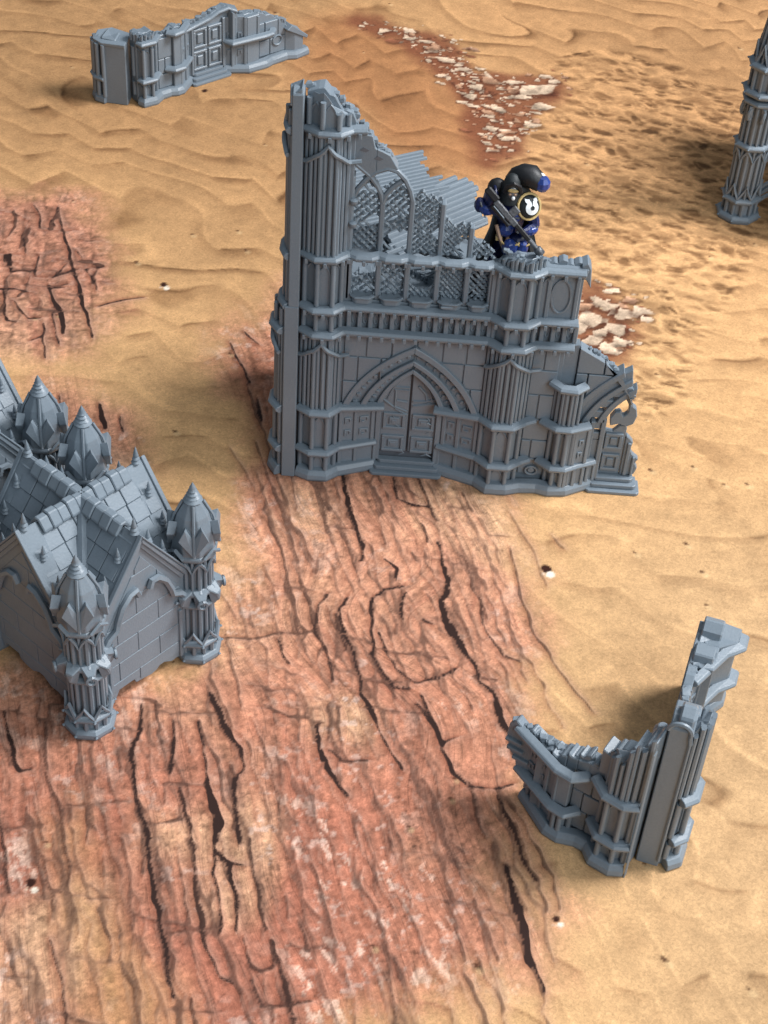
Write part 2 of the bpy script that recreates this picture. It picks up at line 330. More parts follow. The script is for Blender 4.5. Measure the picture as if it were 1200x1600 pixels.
SEEDS = [(-9.22, 12.2, 0.3), (5.46, -2.3, 0.33), (-8.58, -15.87, 0.27), (5.42, -15.74, 0.24), (-9.7, 28.0, 0.21)]
DOTS = [(9.22, 3.25), (10.72, 3.61), (11.73, 2.77), (12.58, 2.87), (10.57, -1.76), (8.39, -1.07), (10.15, -0.46), (-8.67, 16.02), (-6.36, 15.13), (-7.55, 3.41), (-10.56, 13.71), (-6.86, 16.53), (10.35, -17.35), (3.28, -17.29), (8.24, -16.67), (-7.29, 36.58), (15.96, 36.55)]

def grid_axis(parts):
    out = []
    for a, b, n in parts: out += list(np.linspace(a, b, n, endpoint=False))
    return np.array(out + [parts[-1][1]])
rng = np.random.RandomState(5)
class VNoise:
    def __init__(s, seed): s.t = np.random.RandomState(seed).rand(256, 256)
    def __call__(s, x, y):
        xi = np.floor(x).astype(int); yi = np.floor(y).astype(int); fx = x - xi; fy = y - yi
        fx = fx * fx * fx * (fx * (fx * 6 - 15) + 10); fy = fy * fy * fy * (fy * (fy * 6 - 15) + 10); t = s.t
        a = t[xi % 256, yi % 256]; b = t[(xi + 1) % 256, yi % 256]; c = t[xi % 256, (yi + 1) % 256]; d = t[(xi + 1) % 256, (yi + 1) % 256]
        return (a + (b - a) * fx) * (1 - fy) + (c + (d - c) * fx) * fy - .5
    def fbm(s, x, y, o=4, g=.5):
        v = 0; a = 1
        for i in range(o): v = v + a * s(x * 2 ** i + 17.3 * i, y * 2 ** i + 5.1 * i); a *= g
        return v
NZ = [VNoise(i + 11) for i in range(10)]
def seg_dist(X, Y, a, b):
    ax, ay = a[:2]; bx, by = b[:2]; dx, dy = bx - ax, by - ay
    t = np.clip(((X - ax) * dx + (Y - ay) * dy) / (dx * dx + dy * dy + 1e-9), 0, 1)
    return np.hypot(X - ax - t * dx, Y - ay - t * dy), t
def poly_sdf(X, Y, P):
    """signed distance, positive inside"""
    d = np.full(X.shape, 1e9); ins = np.zeros(X.shape, bool)
    for (a, b) in zip(P, P[1:] + P[:1]):
        d = np.minimum(d, seg_dist(X, Y, a, b)[0])
        with np.errstate(divide='ignore', invalid='ignore'):
            c = ((a[1] > Y) != (b[1] > Y)) & (X < (b[0] - a[0]) * (Y - a[1]) / (b[1] - a[1] + 1e-12) + a[0])
        ins ^= c
    return np.where(ins, d, -d)
def sstep(a, b, x):
    t = np.clip((x - a) / (b - a), 0, 1); return t * t * (3 - 2 * t)
def lin(c):
    c = np.array(c, float) / 255; return np.where(c < .04045, c / 12.92, ((c + .055) / 1.055) ** 2.4)
def mixc(A, B, f): return A + (np.asarray(B) - A) * f[..., None]

BIG_STONES = [(5.6, 30.58, 1.03, 0.6), (3.47, 31.2, 0.49, 0.8), (2.57, 29.48, 0.39, 0.9), (5.96, 29.01, 0.54, 0.55), (3.63, 26.62, 0.38, 0.7), (5.45, 27.13, 0.5, 0.6), (4.27, 25.78, 0.35, 0.6), (4.98, 29.85, 0.36, 0.7), (1.45, 32.84, 0.49, 0.4), (2.23, 32.11, 0.43, 0.5), (2.87, 30.47, 0.42, 0.9), (1.18, 31.29, 0.37, 0.5), (4.54, 31.18, 0.43, 0.6), (6.53, 31.49, 0.37, 0.6), (3.92, 28.46, 0.39, 0.6), (4.87, 28.12, 0.3, 0.6), (3.34, 25.3, 0.29, 0.6), (0.64, 34.05, 0.44, 0.4), (-0.49, 34.89, 0.38, 0.35), (2.73, 28.58, 0.27, 0.7), (2.05, 30.34, 0.27, 0.6), (6.27, 31.97, 0.37, 0.5), (7.54, 12.08, 0.4, 0.9), (8.17, 13.12, 0.38, 0.7), (8.9, 12.6, 0.43, 0.8), (9.52, 12.86, 0.4, 0.6), (7.4, 10.71, 0.34, 0.8), (8.44, 11.56, 0.35, 0.9), (7.85, 13.43, 0.3, 0.7), (8.07, 10.26, 0.32, 0.7), (7.25, 13.0, 0.3, 0.8), (7.02, 11.59, 0.27, 0.9), (9.13, 13.6, 0.31, 0.6), (8.59, 10.74, 0.25, 0.7), (7.88, 11.36, 0.25, 0.9), (9.74, 12.37, 0.25, 0.6), (8.47, 14.19, 0.26, 0.6), (7.56, 9.79, 0.24, 0.7)]
def build_mat():
    gx = grid_axis([(-70, -24, 60), (-24, 21.5, 800), (21.5, 70, 60)]); gy = grid_axis([(-45, -22, 30), (-22, 12, 520), (12, 46, 330), (46, 95, 40)])
    nx, ny = len(gx), len(gy); X, Y = np.meshgrid(gx, gy)
    wx = X + .35 * NZ[0].fbm(X * .8, Y * .8, 3); wy = Y + .35 * NZ[1].fbm(X * .8, Y * .8, 3)
    big = NZ[2].fbm(X * .07, Y * .07, 3); mid = NZ[3].fbm(X * .3, Y * .3, 4); fine = NZ[4].fbm(X * 2.2, Y * 2.2, 4, .65)
    # --- sand
    base = mixc(np.broadcast_to(lin((200, 155, 106)), X.shape + (3,)).copy(), lin((197, 157, 112)), sstep(-1, 12, X) * sstep(8, -6, Y))
    base = mixc(base, lin((176, 132, 88)), sstep(4, 26, Y) * sstep(10, -4, X) * .95)
    base = mixc(base, lin((186, 138, 92)), sstep(6, 28, Y) * sstep(-4, 6, X) * .9)
    sh = big * .16 + mid * .12 + fine * .16
    # wind ripples: warped saw-tooth crests running across the sheet
    ca, sa = math.cos(-.30), math.sin(-.30)
    v = -X * sa + Y * ca; h = X * ca + Y * sa
    lam = 1.40 + .5 * sstep(4, 24, Y) + 1.0 * sstep(2, 12, X) * sstep(20, 4, Y)
    zz = h / 4.2 + 1.6 * NZ[9].fbm(h * .12, v * .22, 2) + .21 * v / lam; tri = np.abs(zz - np.floor(zz) - .5) * 2; seg_ = sstep(-.25, .5, np.sin(2 * math.pi * zz))
    ph = v / lam + .55 * (tri - .5) + .85 * NZ[5].fbm(h * .13, v * .20, 3) + .22 * NZ[6].fbm(h * .5, v * .5, 2)
    fr_ = 1 - (ph - np.floor(ph)); amp = (.35 + .65 * sstep(-.3, .2, NZ[7].fbm(h * .16, v * .5, 3))) * (.75 + .55 * sstep(4, 20, Y)) * (1 - .38 * sstep(-2, 7, X) * sstep(8, 0, Y))
    line = np.exp(-((fr_ - .5) / .05) ** 2) * sstep(-.15, .2, NZ[8].fbm(h * .22, v * .9, 3)); lite = np.exp(-((fr_ - .44) / .07) ** 2) * sstep(-.2, .2, NZ[8].fbm(h * .3 + 9, v * .9, 3))
    rip = np.where(fr_ < .5, fr_ * 2, 0) ** 2 * .6 - sstep(.5, .54, fr_) * (1 - sstep(.56, .95, fr_)) * .8
    ripple = rip * .28 * amp * (.45 + .65 * seg_) - line * .44 * seg_ * (.35 + .65 * np.minimum(1, amp)) + lite * .18 * (1 - seg_)
    dm = np.maximum(0, 1)*sum(sstep(-1.6, 1.2, poly_sdf(wx, wy, P)) for P in DIMPLE)
    q = NZ[6].fbm(h * .62 + 2 * NZ[0](h * .25, v * .25), v * 1.15, 3, .45); q2 = NZ[6].fbm(h * .62 + 2 * NZ[0](h * .25, v * .25), (v + .22) * 1.15, 3, .45)
    dimple = np.clip((q2 - q) * 1.0, -.16, .16)
    for P in DIMPLE:
        b0 = np.array([p[0] for p in P]); b1 = np.array([p[1] for p in P])
        cx = rng.uniform(b0.min() - 1, b0.max() + 1, 2600); cy = rng.uniform(b1.min() - 1, b1.max() + 1, 2600); ok = poly_sdf(cx, cy, P) > rng.uniform(-1.2, .8, 2600)
        for x, y in zip(cx[ok][:760], cy[ok][:760]):
            ra = rng.uniform(.22, .62); rb = ra * rng.uniform(.38, .62); a = -.35 + rng.normal(0, .25); st_ = rng.uniform(.4, 1)
            i0, i1 = np.searchsorted(gx, (x - 1.3, x + 1.3)); j0, j1 = np.searchsorted(gy, (y - 1.3, y + 1.3)); s_ = np.s_[j0:j1, i0:i1]
            dx, dy = wx[s_] - x - .1, wy[s_] - y; ux = (dx * math.cos(a) + dy * math.sin(a)) / ra; uy = (-dx * math.sin(a) + dy * math.cos(a)) / rb
            rr = np.hypot(ux, uy); dark = sstep(1.05, .55, rr) * (.55 + .45 * np.clip(uy + .3, -1, 1)); rim = np.exp(-((rr - 1.12) / .22) ** 2) * (uy < .15)
            dimple[s_] += st_ * (.24 * rim - .36 * dark)
    dimple = np.clip(dimple, -.52, .34)
    ripple = ripple * (1 - .7 * dm) + dimple * sstep(.05, .4, dm)
    sh = sh + ripple
    base = mixc(base, lin((142, 90, 50)), np.clip(-ripple * 1.25, 0, .55))
    # rust coloured sand
    rd = sum(sstep(-1.8, 1.6, poly_sdf(wx, wy, P) + 1.2 * mid) for P in RED)
    base = mixc(base, lin((152, 98, 60)), rd * .66)
    base = base * (1 + sh)[..., None]
    # --- gravel of pale and rusty stones
    stone = np.zeros(X.shape)
    for P in GRAVEL:
        sd = poly_sdf(wx, wy, P); b0 = np.array([p[0] for p in P]); b1 = np.array([p[1] for p in P])
        msk = (X > b0.min() - 2) & (X < b0.max() + 2) & (Y > b1.min() - 2) & (Y < b1.max() + 2)
        idx = np.nonzero(msk); xs = X[idx] + .12 * fine[idx]; ys = Y[idx] + .12 * mid[idx]; s = sd[idx]
        cov = sstep(-.7, .5, s + 1.3 * mid[idx])
        c = mixc(base[idx], lin((122, 68, 46)), cov * .85)
        area_ = (b0.max() - b0.min() + 2) * (b1.max() - b1.min() + 2); npt = int(area_ * 11.0)
        px = rng.uniform(b0.min() - 1, b0.max() + 1, npt); py = rng.uniform(b1.min() - 1, b1.max() + 1, npt)
        sz = rng.uniform(.07, .24, npt) * rng.choice([.6, 1, 1.7], npt, p=[.55, .35, .10]); an = rng.uniform(-.9, .5, npt); asp = rng.uniform(.42, .8, npt); hue = rng.rand(npt)
        keep = poly_sdf(px, py, P) > rng.uniform(-.7, .9, npt)
        own = [q for q in BIG_STONES if b0.min() - 1 < q[0] < b0.max() + 1 and b1.min() - 1 < q[1] < b1.max() + 1]
        k0 = len(px); px = np.append(px, [q[0] for q in own]); py = np.append(py, [q[1] for q in own]); sz = np.append(sz, [q[2] * (1.3 if q[1] < 20 else .95) for q in own]); asp = np.append(asp, [max(.55, q[3]) for q in own]); an = np.append(an, rng.uniform(-.5, .3, len(own))); hue = np.append(hue, rng.uniform(.4, 1, len(own)))
        for i in list(np.nonzero(keep)[0]) + list(range(k0, len(px))):
            near = (np.abs(xs - px[i]) < sz[i] * 1.5) & (np.abs(ys - py[i]) < sz[i] * 1.5)
            j = np.nonzero(near)[0]
            if not len(j): continue
            dx, dy = xs[j] - px[i], ys[j] - py[i]; ux = (dx * math.cos(an[i]) + dy * math.sin(an[i])) / sz[i]; uy = (-dx * math.sin(an[i]) + dy * math.cos(an[i])) / (sz[i] * asp[i])
            k = 5 + i % 4; fa_ = [2 * math.pi * q / k + .5 * math.sin(i * 1.7 + q * 2.3) for q in range(k)]; rr = np.maximum.reduce([(ux * math.cos(q) + uy * math.sin(q)) * (1.0 + .25 * math.sin(i + 3 * q)) for q in fa_])
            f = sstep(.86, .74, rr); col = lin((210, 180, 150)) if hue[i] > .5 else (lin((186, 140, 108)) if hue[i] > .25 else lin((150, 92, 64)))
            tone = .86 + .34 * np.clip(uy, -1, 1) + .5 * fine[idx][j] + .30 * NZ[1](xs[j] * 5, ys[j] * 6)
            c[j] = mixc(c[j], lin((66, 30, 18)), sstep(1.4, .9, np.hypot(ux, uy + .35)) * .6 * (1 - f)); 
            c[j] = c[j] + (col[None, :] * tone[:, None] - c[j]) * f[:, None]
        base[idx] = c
    # --- red sandstone
    sd = np.maximum.reduce([poly_sdf(wx, wy, P) for P in ROCK]); soft = sstep(-1.5, 1.3, sd + 1.7 * mid + .4 * fine)
    fx = X + .30 * Y - .9 * NZ[5].fbm(X * .16, Y * .16, 2); g = Y
    swirl = np.exp(-(((X - .3) / 3.2) ** 2 + ((Y + 5.2) / 4.0) ** 2)); fx = fx + 2.2 * swirl * np.cos((Y + 5.2) * .62)
    st = NZ[6].fbm(fx * 1.5, g * .16, 4, .6); st2 = NZ[7].fbm(fx * 4.2, g * .38, 3, .6); gr = NZ[8].fbm(X * 6.0, Y * 6.0, 3, .7)
    lower = sstep(-4, -13, Y - .25 * X) * sstep(8, -2, X)
    rock = mixc(np.broadcast_to(lin((197, 139, 107)), X.shape + (3,)).copy(), lin((172, 107, 83)), lower)
    rock = mixc(rock, lin((214, 168, 128)), sstep(-.05, .5, NZ[9].fbm(X * .22, Y * .22, 3)) * .8)
    rock = mixc(rock, lin((150, 94, 72)), sstep(.05, .5, st) * .45 + sstep(.08, .5, st2) * .35)
    rock = mixc(rock, lin((230, 194, 170)), sstep(.26, .52, NZ[2].fbm(fx * 1.9, g * 1.1, 4, .75)) * (.30 + .45 * lower) * sstep(-.25, .2, NZ[1].fbm(X * .3, Y * .3, 2)))
    rock = rock * (1 + .55 * gr + .16 * mid + .60 * np.clip(st2, -.4, .4))[..., None]
    H = 7.5 * NZ[3].fbm(fx * .62, g * .30, 5, .55) + 2.2 * NZ[0](fx * 1.6, g * .9); hf = H - np.floor(H); brk = sstep(-.18, .12, NZ[9].fbm(X * .9, Y * .7, 3))
    ledge = (np.exp(-(hf / .09) ** 2) * .62 - np.exp(-((hf - .93) / .06) ** 2) * .34) * brk + (hf - .5) * .20
    rock = rock * (1 - .75 * ledge)[..., None]; rock = mixc(rock, lin((238, 206, 186)), sstep(.30, .48, NZ[1].fbm(X * 2.9, Y * 3.2, 3, .6)) * .45 * sstep(-.15, .35, NZ[5].fbm(X * .45, Y * .45, 2)))
    yl = sum(sstep(-1.0, .8, poly_sdf(wx, wy, P) + 1.0 * mid) for P in YELLOW); rock = mixc(rock, lin((198, 150, 100)) * (1 + .4 * gr[..., None]), yl * .65)
    lft = sstep(-6, -10, X) * sstep(6, 9, Y); rock = mixc(rock, lin((172, 116, 92)) * (1 + .9 * gr[..., None]), lft * .6)
    # blocky joints in the outcrop on the left edge
    bu = (X + .22 * Y + .5 * NZ[3].fbm(X * .7, Y * .7, 2)) / .85; bv = Y / 1.25 + .55 * NZ[4].fbm(X * .5, Y * .5, 2) + .37 * np.floor(bu); ku, kv = np.floor(bu), np.floor(bv)
    tone = np.sin(ku * 12.9898 + kv * 78.233) * 43758.5453; tone = tone - np.floor(tone); eu = np.minimum(bu - ku, 1 - bu + ku) * .85; ev = np.minimum(bv - kv, 1 - bv + kv) * 1.25
    je = np.exp(-(np.minimum(eu, ev) / .07) ** 2) * sstep(-.25, .2, NZ[7].fbm(X * 1.1, Y * 1.1, 3)); sl = (bu - ku - .5) * .25 - (bv - kv - .5) * .3
    blk = (1 + (tone - .5) * .36 + sl) * (1 - .62 * je); rock = rock * (1 + lft * .9 * (blk - 1))[..., None]
    base = mixc(base, rock, soft)
    # --- cracks: signed width field, cut sharp in the shader
    cr = np.full(X.shape, -.3); lip = np.zeros(X.shape); lit = np.zeros(X.shape); dk = np.ones(X.shape)
    JX = X + .10 * NZ[3].fbm(X * 1.6, Y * 1.6, 3) + .03 * fine; JY = Y + .10 * NZ[4].fbm(X * 1.6 + 40, Y * 1.6, 3)
    def stroke(L, dark, hmin=.045):
        for a, b in zip(L, L[1:]):
            x0, x1 = min(a[0], b[0]) - .8, max(a[0], b[0]) + .8; y0, y1 = min(a[1], b[1]) - .8, max(a[1], b[1]) + .8
            i0, i1 = np.searchsorted(gx, (x0, x1)); j0, j1 = np.searchsorted(gy, (y0, y1))
            if i1 <= i0 or j1 <= j0: continue
            s = np.s_[j0:j1, i0:i1]; d, t = seg_dist(JX[s], JY[s], a, b)
            hw = .64 * (a[2] + (b[2] - a[2]) * t) * (1 + .5 * NZ[9](X[s] * 3, Y[s] * 3)) * (.72 + .28 * dark); hw = np.maximum(hw, hmin)
            val = hw - d; up_ = val > cr[s]; cr[s] = np.where(up_, val, cr[s]); dk[s] = np.where(up_, dark, dk[s])
            sgn = (JX[s] - a[0]) * (b[1] - a[1]) - (JY[s] - a[1]) * (b[0] - a[0]); sgn = np.sign(sgn) * (1 if b[1] > a[1] else -1)
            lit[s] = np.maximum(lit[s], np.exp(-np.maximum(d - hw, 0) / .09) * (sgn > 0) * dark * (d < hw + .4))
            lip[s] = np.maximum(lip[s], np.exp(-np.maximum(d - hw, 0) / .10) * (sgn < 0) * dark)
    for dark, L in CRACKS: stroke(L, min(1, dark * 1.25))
    # many short hairline joints following the grain
    for i in range(760):
        k = rng.randint(0, 3); x = rng.uniform(-17, 7); y = rng.uniform(-20, 8)
        if k == 0 and poly_sdf(np.array([x]), np.array([y]), ROCK[0])[0] < .2: continue
        if k: 
            x, y = rng.uniform(-16, 6), rng.uniform(-20, 3)
            if poly_sdf(np.array([x]), np.array([y]), ROCK[0])[0] < .5: continue
        L = [(x, y, .05)]; n = rng.randint(4, 11)
        for j in range(n):
            if k == 2 and i % 3 == 0: x += rng.uniform(.1, .3); y += rng.uniform(-.12, .06)
            else: x += .13 + rng.normal(0, .07) ; y -= rng.uniform(.25, .5)
            L.append((x, y, rng.uniform(.03, .10)))
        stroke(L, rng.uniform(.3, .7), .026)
    for i in range(70):
        x, y = rng.uniform(-16.5, -8.6), rng.uniform(9.4, 18.6)
        if poly_sdf(np.array([x]), np.array([y]), ROCK[1])[0] < .2: continue
        L = [(x, y, .06)]; hz = i % 2
        for j in range(rng.randint(2, 6)):
            x += rng.uniform(.2, .45) if hz else rng.normal(.04, .08); y += rng.normal(0, .08) if hz else -rng.uniform(.25, .5); L.append((x, y, rng.uniform(.05, .15)))
        stroke(L, rng.uniform(.4, .8), .03)
    dr = sstep(.2, 1.0, np.exp(-((X + 4.6) / 1.6) ** 2 - ((Y - 4.5) / 4.5) ** 2) + .5 * mid) * soft; base = mixc(base, lin((120, 70, 50)) * (1 + .5 * gr[..., None]), dr * .6)  # dark red rock print, also painting in the soft shade left of the ruin
    cr = (cr + .5 * (np.roll(cr, 1, 0) + np.roll(cr, -1, 0))) / 2; cr = (cr + .5 * (np.roll(cr, 1, 1) + np.roll(cr, -1, 1))) / 2 + .012
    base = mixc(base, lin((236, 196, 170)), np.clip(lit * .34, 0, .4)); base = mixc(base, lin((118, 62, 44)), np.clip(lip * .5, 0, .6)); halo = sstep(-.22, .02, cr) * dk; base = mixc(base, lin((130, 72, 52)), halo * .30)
    # scattered seeds and pits of the print
    for (x, y, r) in SEEDS:
        r *= .85
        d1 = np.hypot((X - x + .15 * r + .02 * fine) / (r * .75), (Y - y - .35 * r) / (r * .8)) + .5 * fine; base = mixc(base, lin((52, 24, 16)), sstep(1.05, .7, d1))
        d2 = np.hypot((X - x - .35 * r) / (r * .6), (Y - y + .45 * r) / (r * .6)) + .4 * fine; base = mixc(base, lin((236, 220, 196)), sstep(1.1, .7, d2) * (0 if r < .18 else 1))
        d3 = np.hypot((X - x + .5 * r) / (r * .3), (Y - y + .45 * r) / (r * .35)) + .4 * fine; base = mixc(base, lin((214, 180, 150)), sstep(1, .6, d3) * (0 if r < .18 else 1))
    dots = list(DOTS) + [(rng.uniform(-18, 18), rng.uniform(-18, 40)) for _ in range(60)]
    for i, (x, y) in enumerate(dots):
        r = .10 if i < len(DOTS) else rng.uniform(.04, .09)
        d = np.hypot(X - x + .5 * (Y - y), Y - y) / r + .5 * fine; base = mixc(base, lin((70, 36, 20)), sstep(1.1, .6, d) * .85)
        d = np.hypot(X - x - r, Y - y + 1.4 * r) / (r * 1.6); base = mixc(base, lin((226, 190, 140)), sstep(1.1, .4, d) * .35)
    # wrinkled scuffs near the lower right corner
    base = np.clip(base * np.array((.92, .94, .98)), .004, .9)
    me = bpy.data.meshes.new('ground')
    nv = nx * ny; me.vertices.add(nv); co = np.zeros((nv, 3)); co[:, 0] = X.ravel(); co[:, 1] = Y.ravel(); me.vertices.foreach_set('co', co.ravel())
    a = (np.arange(ny - 1)[:, None] * nx + np.arange(nx - 1)[None, :]).ravel(); quads = np.stack([a, a + 1, a + nx + 1, a + nx], 1).astype(np.int32); nf = len(quads)
    me.loops.add(nf * 4); me.loops.foreach_set('vertex_index', quads.ravel()); me.polygons.add(nf); me.polygons.foreach_set('loop_start', np.arange(nf, dtype=np.int32) * 4)
    me.update(calc_edges=True)
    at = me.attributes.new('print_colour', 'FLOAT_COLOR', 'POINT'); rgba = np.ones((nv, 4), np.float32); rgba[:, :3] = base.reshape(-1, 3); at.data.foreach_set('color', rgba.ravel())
    for nm_, arr in (('grain', fx), ('rock', soft * (1 - .6 * yl) * (1 - .6 * lft))): at = me.attributes.new(nm_, 'FLOAT', 'POINT'); at.data.foreach_set('value', arr.ravel().astype(np.float32))
    at = me.attributes.new('crack', 'FLOAT', 'POINT'); at.data.foreach_set('value', cr.ravel().astype(np.float32))
    at = me.attributes.new('crack_dark', 'FLOAT', 'POINT'); at.data.foreach_set('value', dk.ravel().astype(np.float32))
    mt, nt, b = new_mat('printed_mat'); me.materials.append(mt)
    tc = N(nt, 'ShaderNodeTexCoord')
    def attr(n): return N(nt, 'ShaderNodeAttribute', attribute_name=n)
    n1 = N(nt, 'ShaderNodeTexNoise', Scale=10.0, Detail=5.0, Roughness=.75, Distortion=1.0); n2 = N(nt, 'ShaderNodeTexNoise', Scale=1.6, Detail=4.0, Roughness=.6)
    for n in (n1, n2): nt.links.new(tc.outputs['Object'], n.inputs['Vector'])
    mr = N(nt, 'ShaderNodeMapRange'); mr.inputs[1].default_value = .3; mr.inputs[2].default_value = .7; mr.inputs[3].default_value = .72; mr.inputs[4].default_value = 1.28
    nt.links.new(n1.outputs['Fac'], mr.inputs[0])
    mr2 = N(nt, 'ShaderNodeMapRange'); mr2.inputs[1].default_value = .3; mr2.inputs[2].default_value = .7; mr2.inputs[3].default_value = .93; mr2.inputs[4].default_value = 1.07
    nt.links.new(n2.outputs['Fac'], mr2.inputs[0])
    mul = N(nt, 'ShaderNodeMath', operation='MULTIPLY'); nt.links.new(mr.outputs[0], mul.inputs[0]); nt.links.new(mr2.outputs[0], mul.inputs[1])
    # fine bedding lines of the printed sandstone, drawn along its grain
    sp = N(nt, 'ShaderNodeSeparateXYZ'); nt.links.new(tc.outputs['Object'], sp.inputs[0]); ga = attr('grain').outputs['Fac']; rk = attr('rock').outputs['Fac']
    def M(op, a, b_=None, c_=None):
        n = N(nt, 'ShaderNodeMath', operation=op)
        for i, v_ in enumerate((a, b_, c_)):
            if v_ is None: continue
            if isinstance(v_, (int, float)): n.inputs[i].default_value = v_
            else: nt.links.new(v_, n.inputs[i])
        return n.outputs[0]
    def lines(kx, ky, off, width, det):
        cv = N(nt, 'ShaderNodeCombineXYZ'); nt.links.new(M('MULTIPLY', ga, kx), cv.inputs[0]); nt.links.new(M('MULTIPLY_ADD', sp.outputs[1], ky, off), cv.inputs[1])
        n = N(nt, 'ShaderNodeTexNoise', Scale=1.0, Detail=det, Roughness=.6); nt.links.new(cv.outputs[0], n.inputs['Vector'])
        d = M('ABSOLUTE', M('SUBTRACT', n.outputs['Fac'], .5)); r_ = N(nt, 'ShaderNodeMapRange', interpolation_type='SMOOTHSTEP'); nt.links.new(d, r_.inputs[0]); r_.inputs[1].default_value = width; r_.inputs[2].default_value = 0.0
        return n.outputs['Fac'], r_.outputs[0]
    fa, la = lines(1.1, .10, 0, .016, 3.0); fb, lb = lines(3.2, .30, 7.3, .026, 3.0); fc, lc = lines(.5, 1.3, 21.0, .012, 3.0); fd, ld = lines(5.5, .55, 33.0, .05, 2.0)
    dark = M('ADD', M('ADD', M('MULTIPLY', la, .22), M('MULTIPLY', lb, .13)), M('MULTIPLY', lc, .12))
    relief = M('ADD', M('ADD', M('MULTIPLY', M('SUBTRACT', fa, .5), .5), M('MULTIPLY', M('SUBTRACT', fb, .5), .45)), M('MULTIPLY', M('SUBTRACT', fd, .5), .35))
    rfac = M('ADD', 1.0, M('MULTIPLY', rk, M('SUBTRACT', relief, dark))); rfac = M('MAXIMUM', rfac, .22)
    tot = M('MULTIPLY', mul.outputs[0], rfac)
    sc = N(nt, 'ShaderNodeVectorMath', operation='SCALE'); nt.links.new(attr('print_colour').outputs['Color'], sc.inputs[0]); nt.links.new(tot, sc.inputs['Scale'])
    off = N(nt, 'ShaderNodeMath', operation='MULTIPLY_ADD'); nt.links.new(n1.outputs['Fac'], off.inputs[0]); off.inputs[1].default_value = .07; nt.links.new(attr('crack').outputs['Fac'], off.inputs[2])
    cm = N(nt, 'ShaderNodeMapRange', interpolation_type='SMOOTHSTEP'); cm.inputs[1].default_value = .022; cm.inputs[2].default_value = .062; nt.links.new(off.outputs[0], cm.inputs[0])
    cd = N(nt, 'ShaderNodeMath', operation='MULTIPLY'); nt.links.new(cm.outputs[0], cd.inputs[0]); nt.links.new(M('MULTIPLY', attr('crack_dark').outputs['Fac'], 1.0), cd.inputs[1])
    mx = N(nt, 'ShaderNodeMix', data_type='RGBA'); nt.links.new(cd.outputs[0], mx.inputs[0]); nt.links.new(sc.outputs[0], mx.inputs[6]); mx.inputs[7].default_value = (.028, .013, .010, 1)
    nt.links.new(mx.outputs[2], b.inputs['Base Color']); b.inputs['Roughness'].default_value = .85; b.inputs['Specular IOR Level'].default_value = .2
    bp = N(nt, 'ShaderNodeBump', Strength=.05, Distance=.02); n3 = N(nt, 'ShaderNodeTexNoise', Scale=40.0); nt.links.new(tc.outputs['Object'], n3.inputs['Vector'])
    nt.links.new(n3.outputs['Fac'], bp.inputs['Height']); nt.links.new(bp.outputs['Normal'], b.inputs['Normal'])
    o = link(bpy.data.objects.new('ground', me)); o['kind'] = 'structure'; o['label'] = 'flat printed mat showing orange sand and cracked red sandstone'
    return o
build_mat()

# ------------------------------------------------------------------ gothic ruin kit
BEV = .028
def arch_left(uc, a, zs, h, n=10):
    """left half of a pointed arch: points from the springing up to the apex"""
    return [(uc - a + a * (.44 * t + .56 * t * t), zs + h * (1.24 * t - .24 * t * t)) for t in [i / n for i in range(n + 1)]]
def arch_bound(uc, a, zs, h, z):
    """half width of the pointed arch at height z"""
    if z < zs: return a
    if z > zs + h: return 0
    t = (1.24 - math.sqrt(max(0, 1.24 ** 2 - .96 * (z - zs) / h))) / .48
    return a * (1 - .44 * t - .56 * t * t)
def mirror(pts, uc): return [(2 * uc - u, z) for u, z in pts]
def ragged(tab, step=.16, amp=.10, seed=0):
    """a broken silhouette: dense jagged version of a few (u,z) points"""
    r = random.Random(seed); out = []
    for (a, b), (c, d) in zip(tab, tab[1:]):
        n = max(1, int(abs(c - a) / step))
        for i in range(n):
            t = i / n; out.append((a + (c - a) * t + (r.uniform(-.3, .3) * step if i else 0), b + (d - b) * t + (r.uniform(-amp, amp) if i else 0)))
    out.append(tab[-1]); return out
def under(tab, u0, u1, z0, z1=1e9):
    """polygon under a silhouette between u0 and u1"""
    top = [(u0, min(z1, interp(tab, u0)))] + [(u, min(z1, z)) for u, z in tab if u0 + .01 < u < u1 - .01] + [(u1, min(z1, interp(tab, u1)))]
    if max(z for u, z in top) <= z0 + .05: return None
    top = [(u, max(z, z0 + .02)) for u, z in top]
    return [(u0, z0)] + [(u1, z0)] + top[::-1]
def band(par, fr, path, z, prof=STRING, name='string_course', beads=0.0):
    mb = MB(); sweep(mb, fr, path, prof, z)
    o = mb.build(name, GREY, par, .02)
    if beads:
        bb = MB()
        for (a, b) in zip(path, path[1:]):
            L = math.hypot(b[0] - a[0], b[1] - a[1]); n = max(1, int(L / beads)); nx_, ny_ = -(b[1] - a[1]) / L, (b[0] - a[0]) / L
            for i in range(n):
                t = (i + .5) / n; u = a[0] + (b[0] - a[0]) * t + nx_ * .13; w = a[1] + (b[1] - a[1]) * t + ny_ * .13
                box(bb, fr, u - .055, u + .055, w - .1, w + .05, z - .21, z - .03)
        bb.build('bead', GREY, o, .015, stuff=True)
    return o
def along(path, s):
    """point and outward normal at arc length s on a plan path"""
    for a, b in zip(path, path[1:]):
        L = math.hypot(b[0] - a[0], b[1] - a[1])
        if s <= L or b is path[-1]:
            t = min(1, s / L); return a[0] + (b[0] - a[0]) * t, a[1] + (b[1] - a[1]) * t, -(b[1] - a[1]) / L, (b[0] - a[0]) / L
        s -= L
def plen(path): return sum(math.hypot(b[0] - a[0], b[1] - a[1]) for a, b in zip(path, path[1:]))
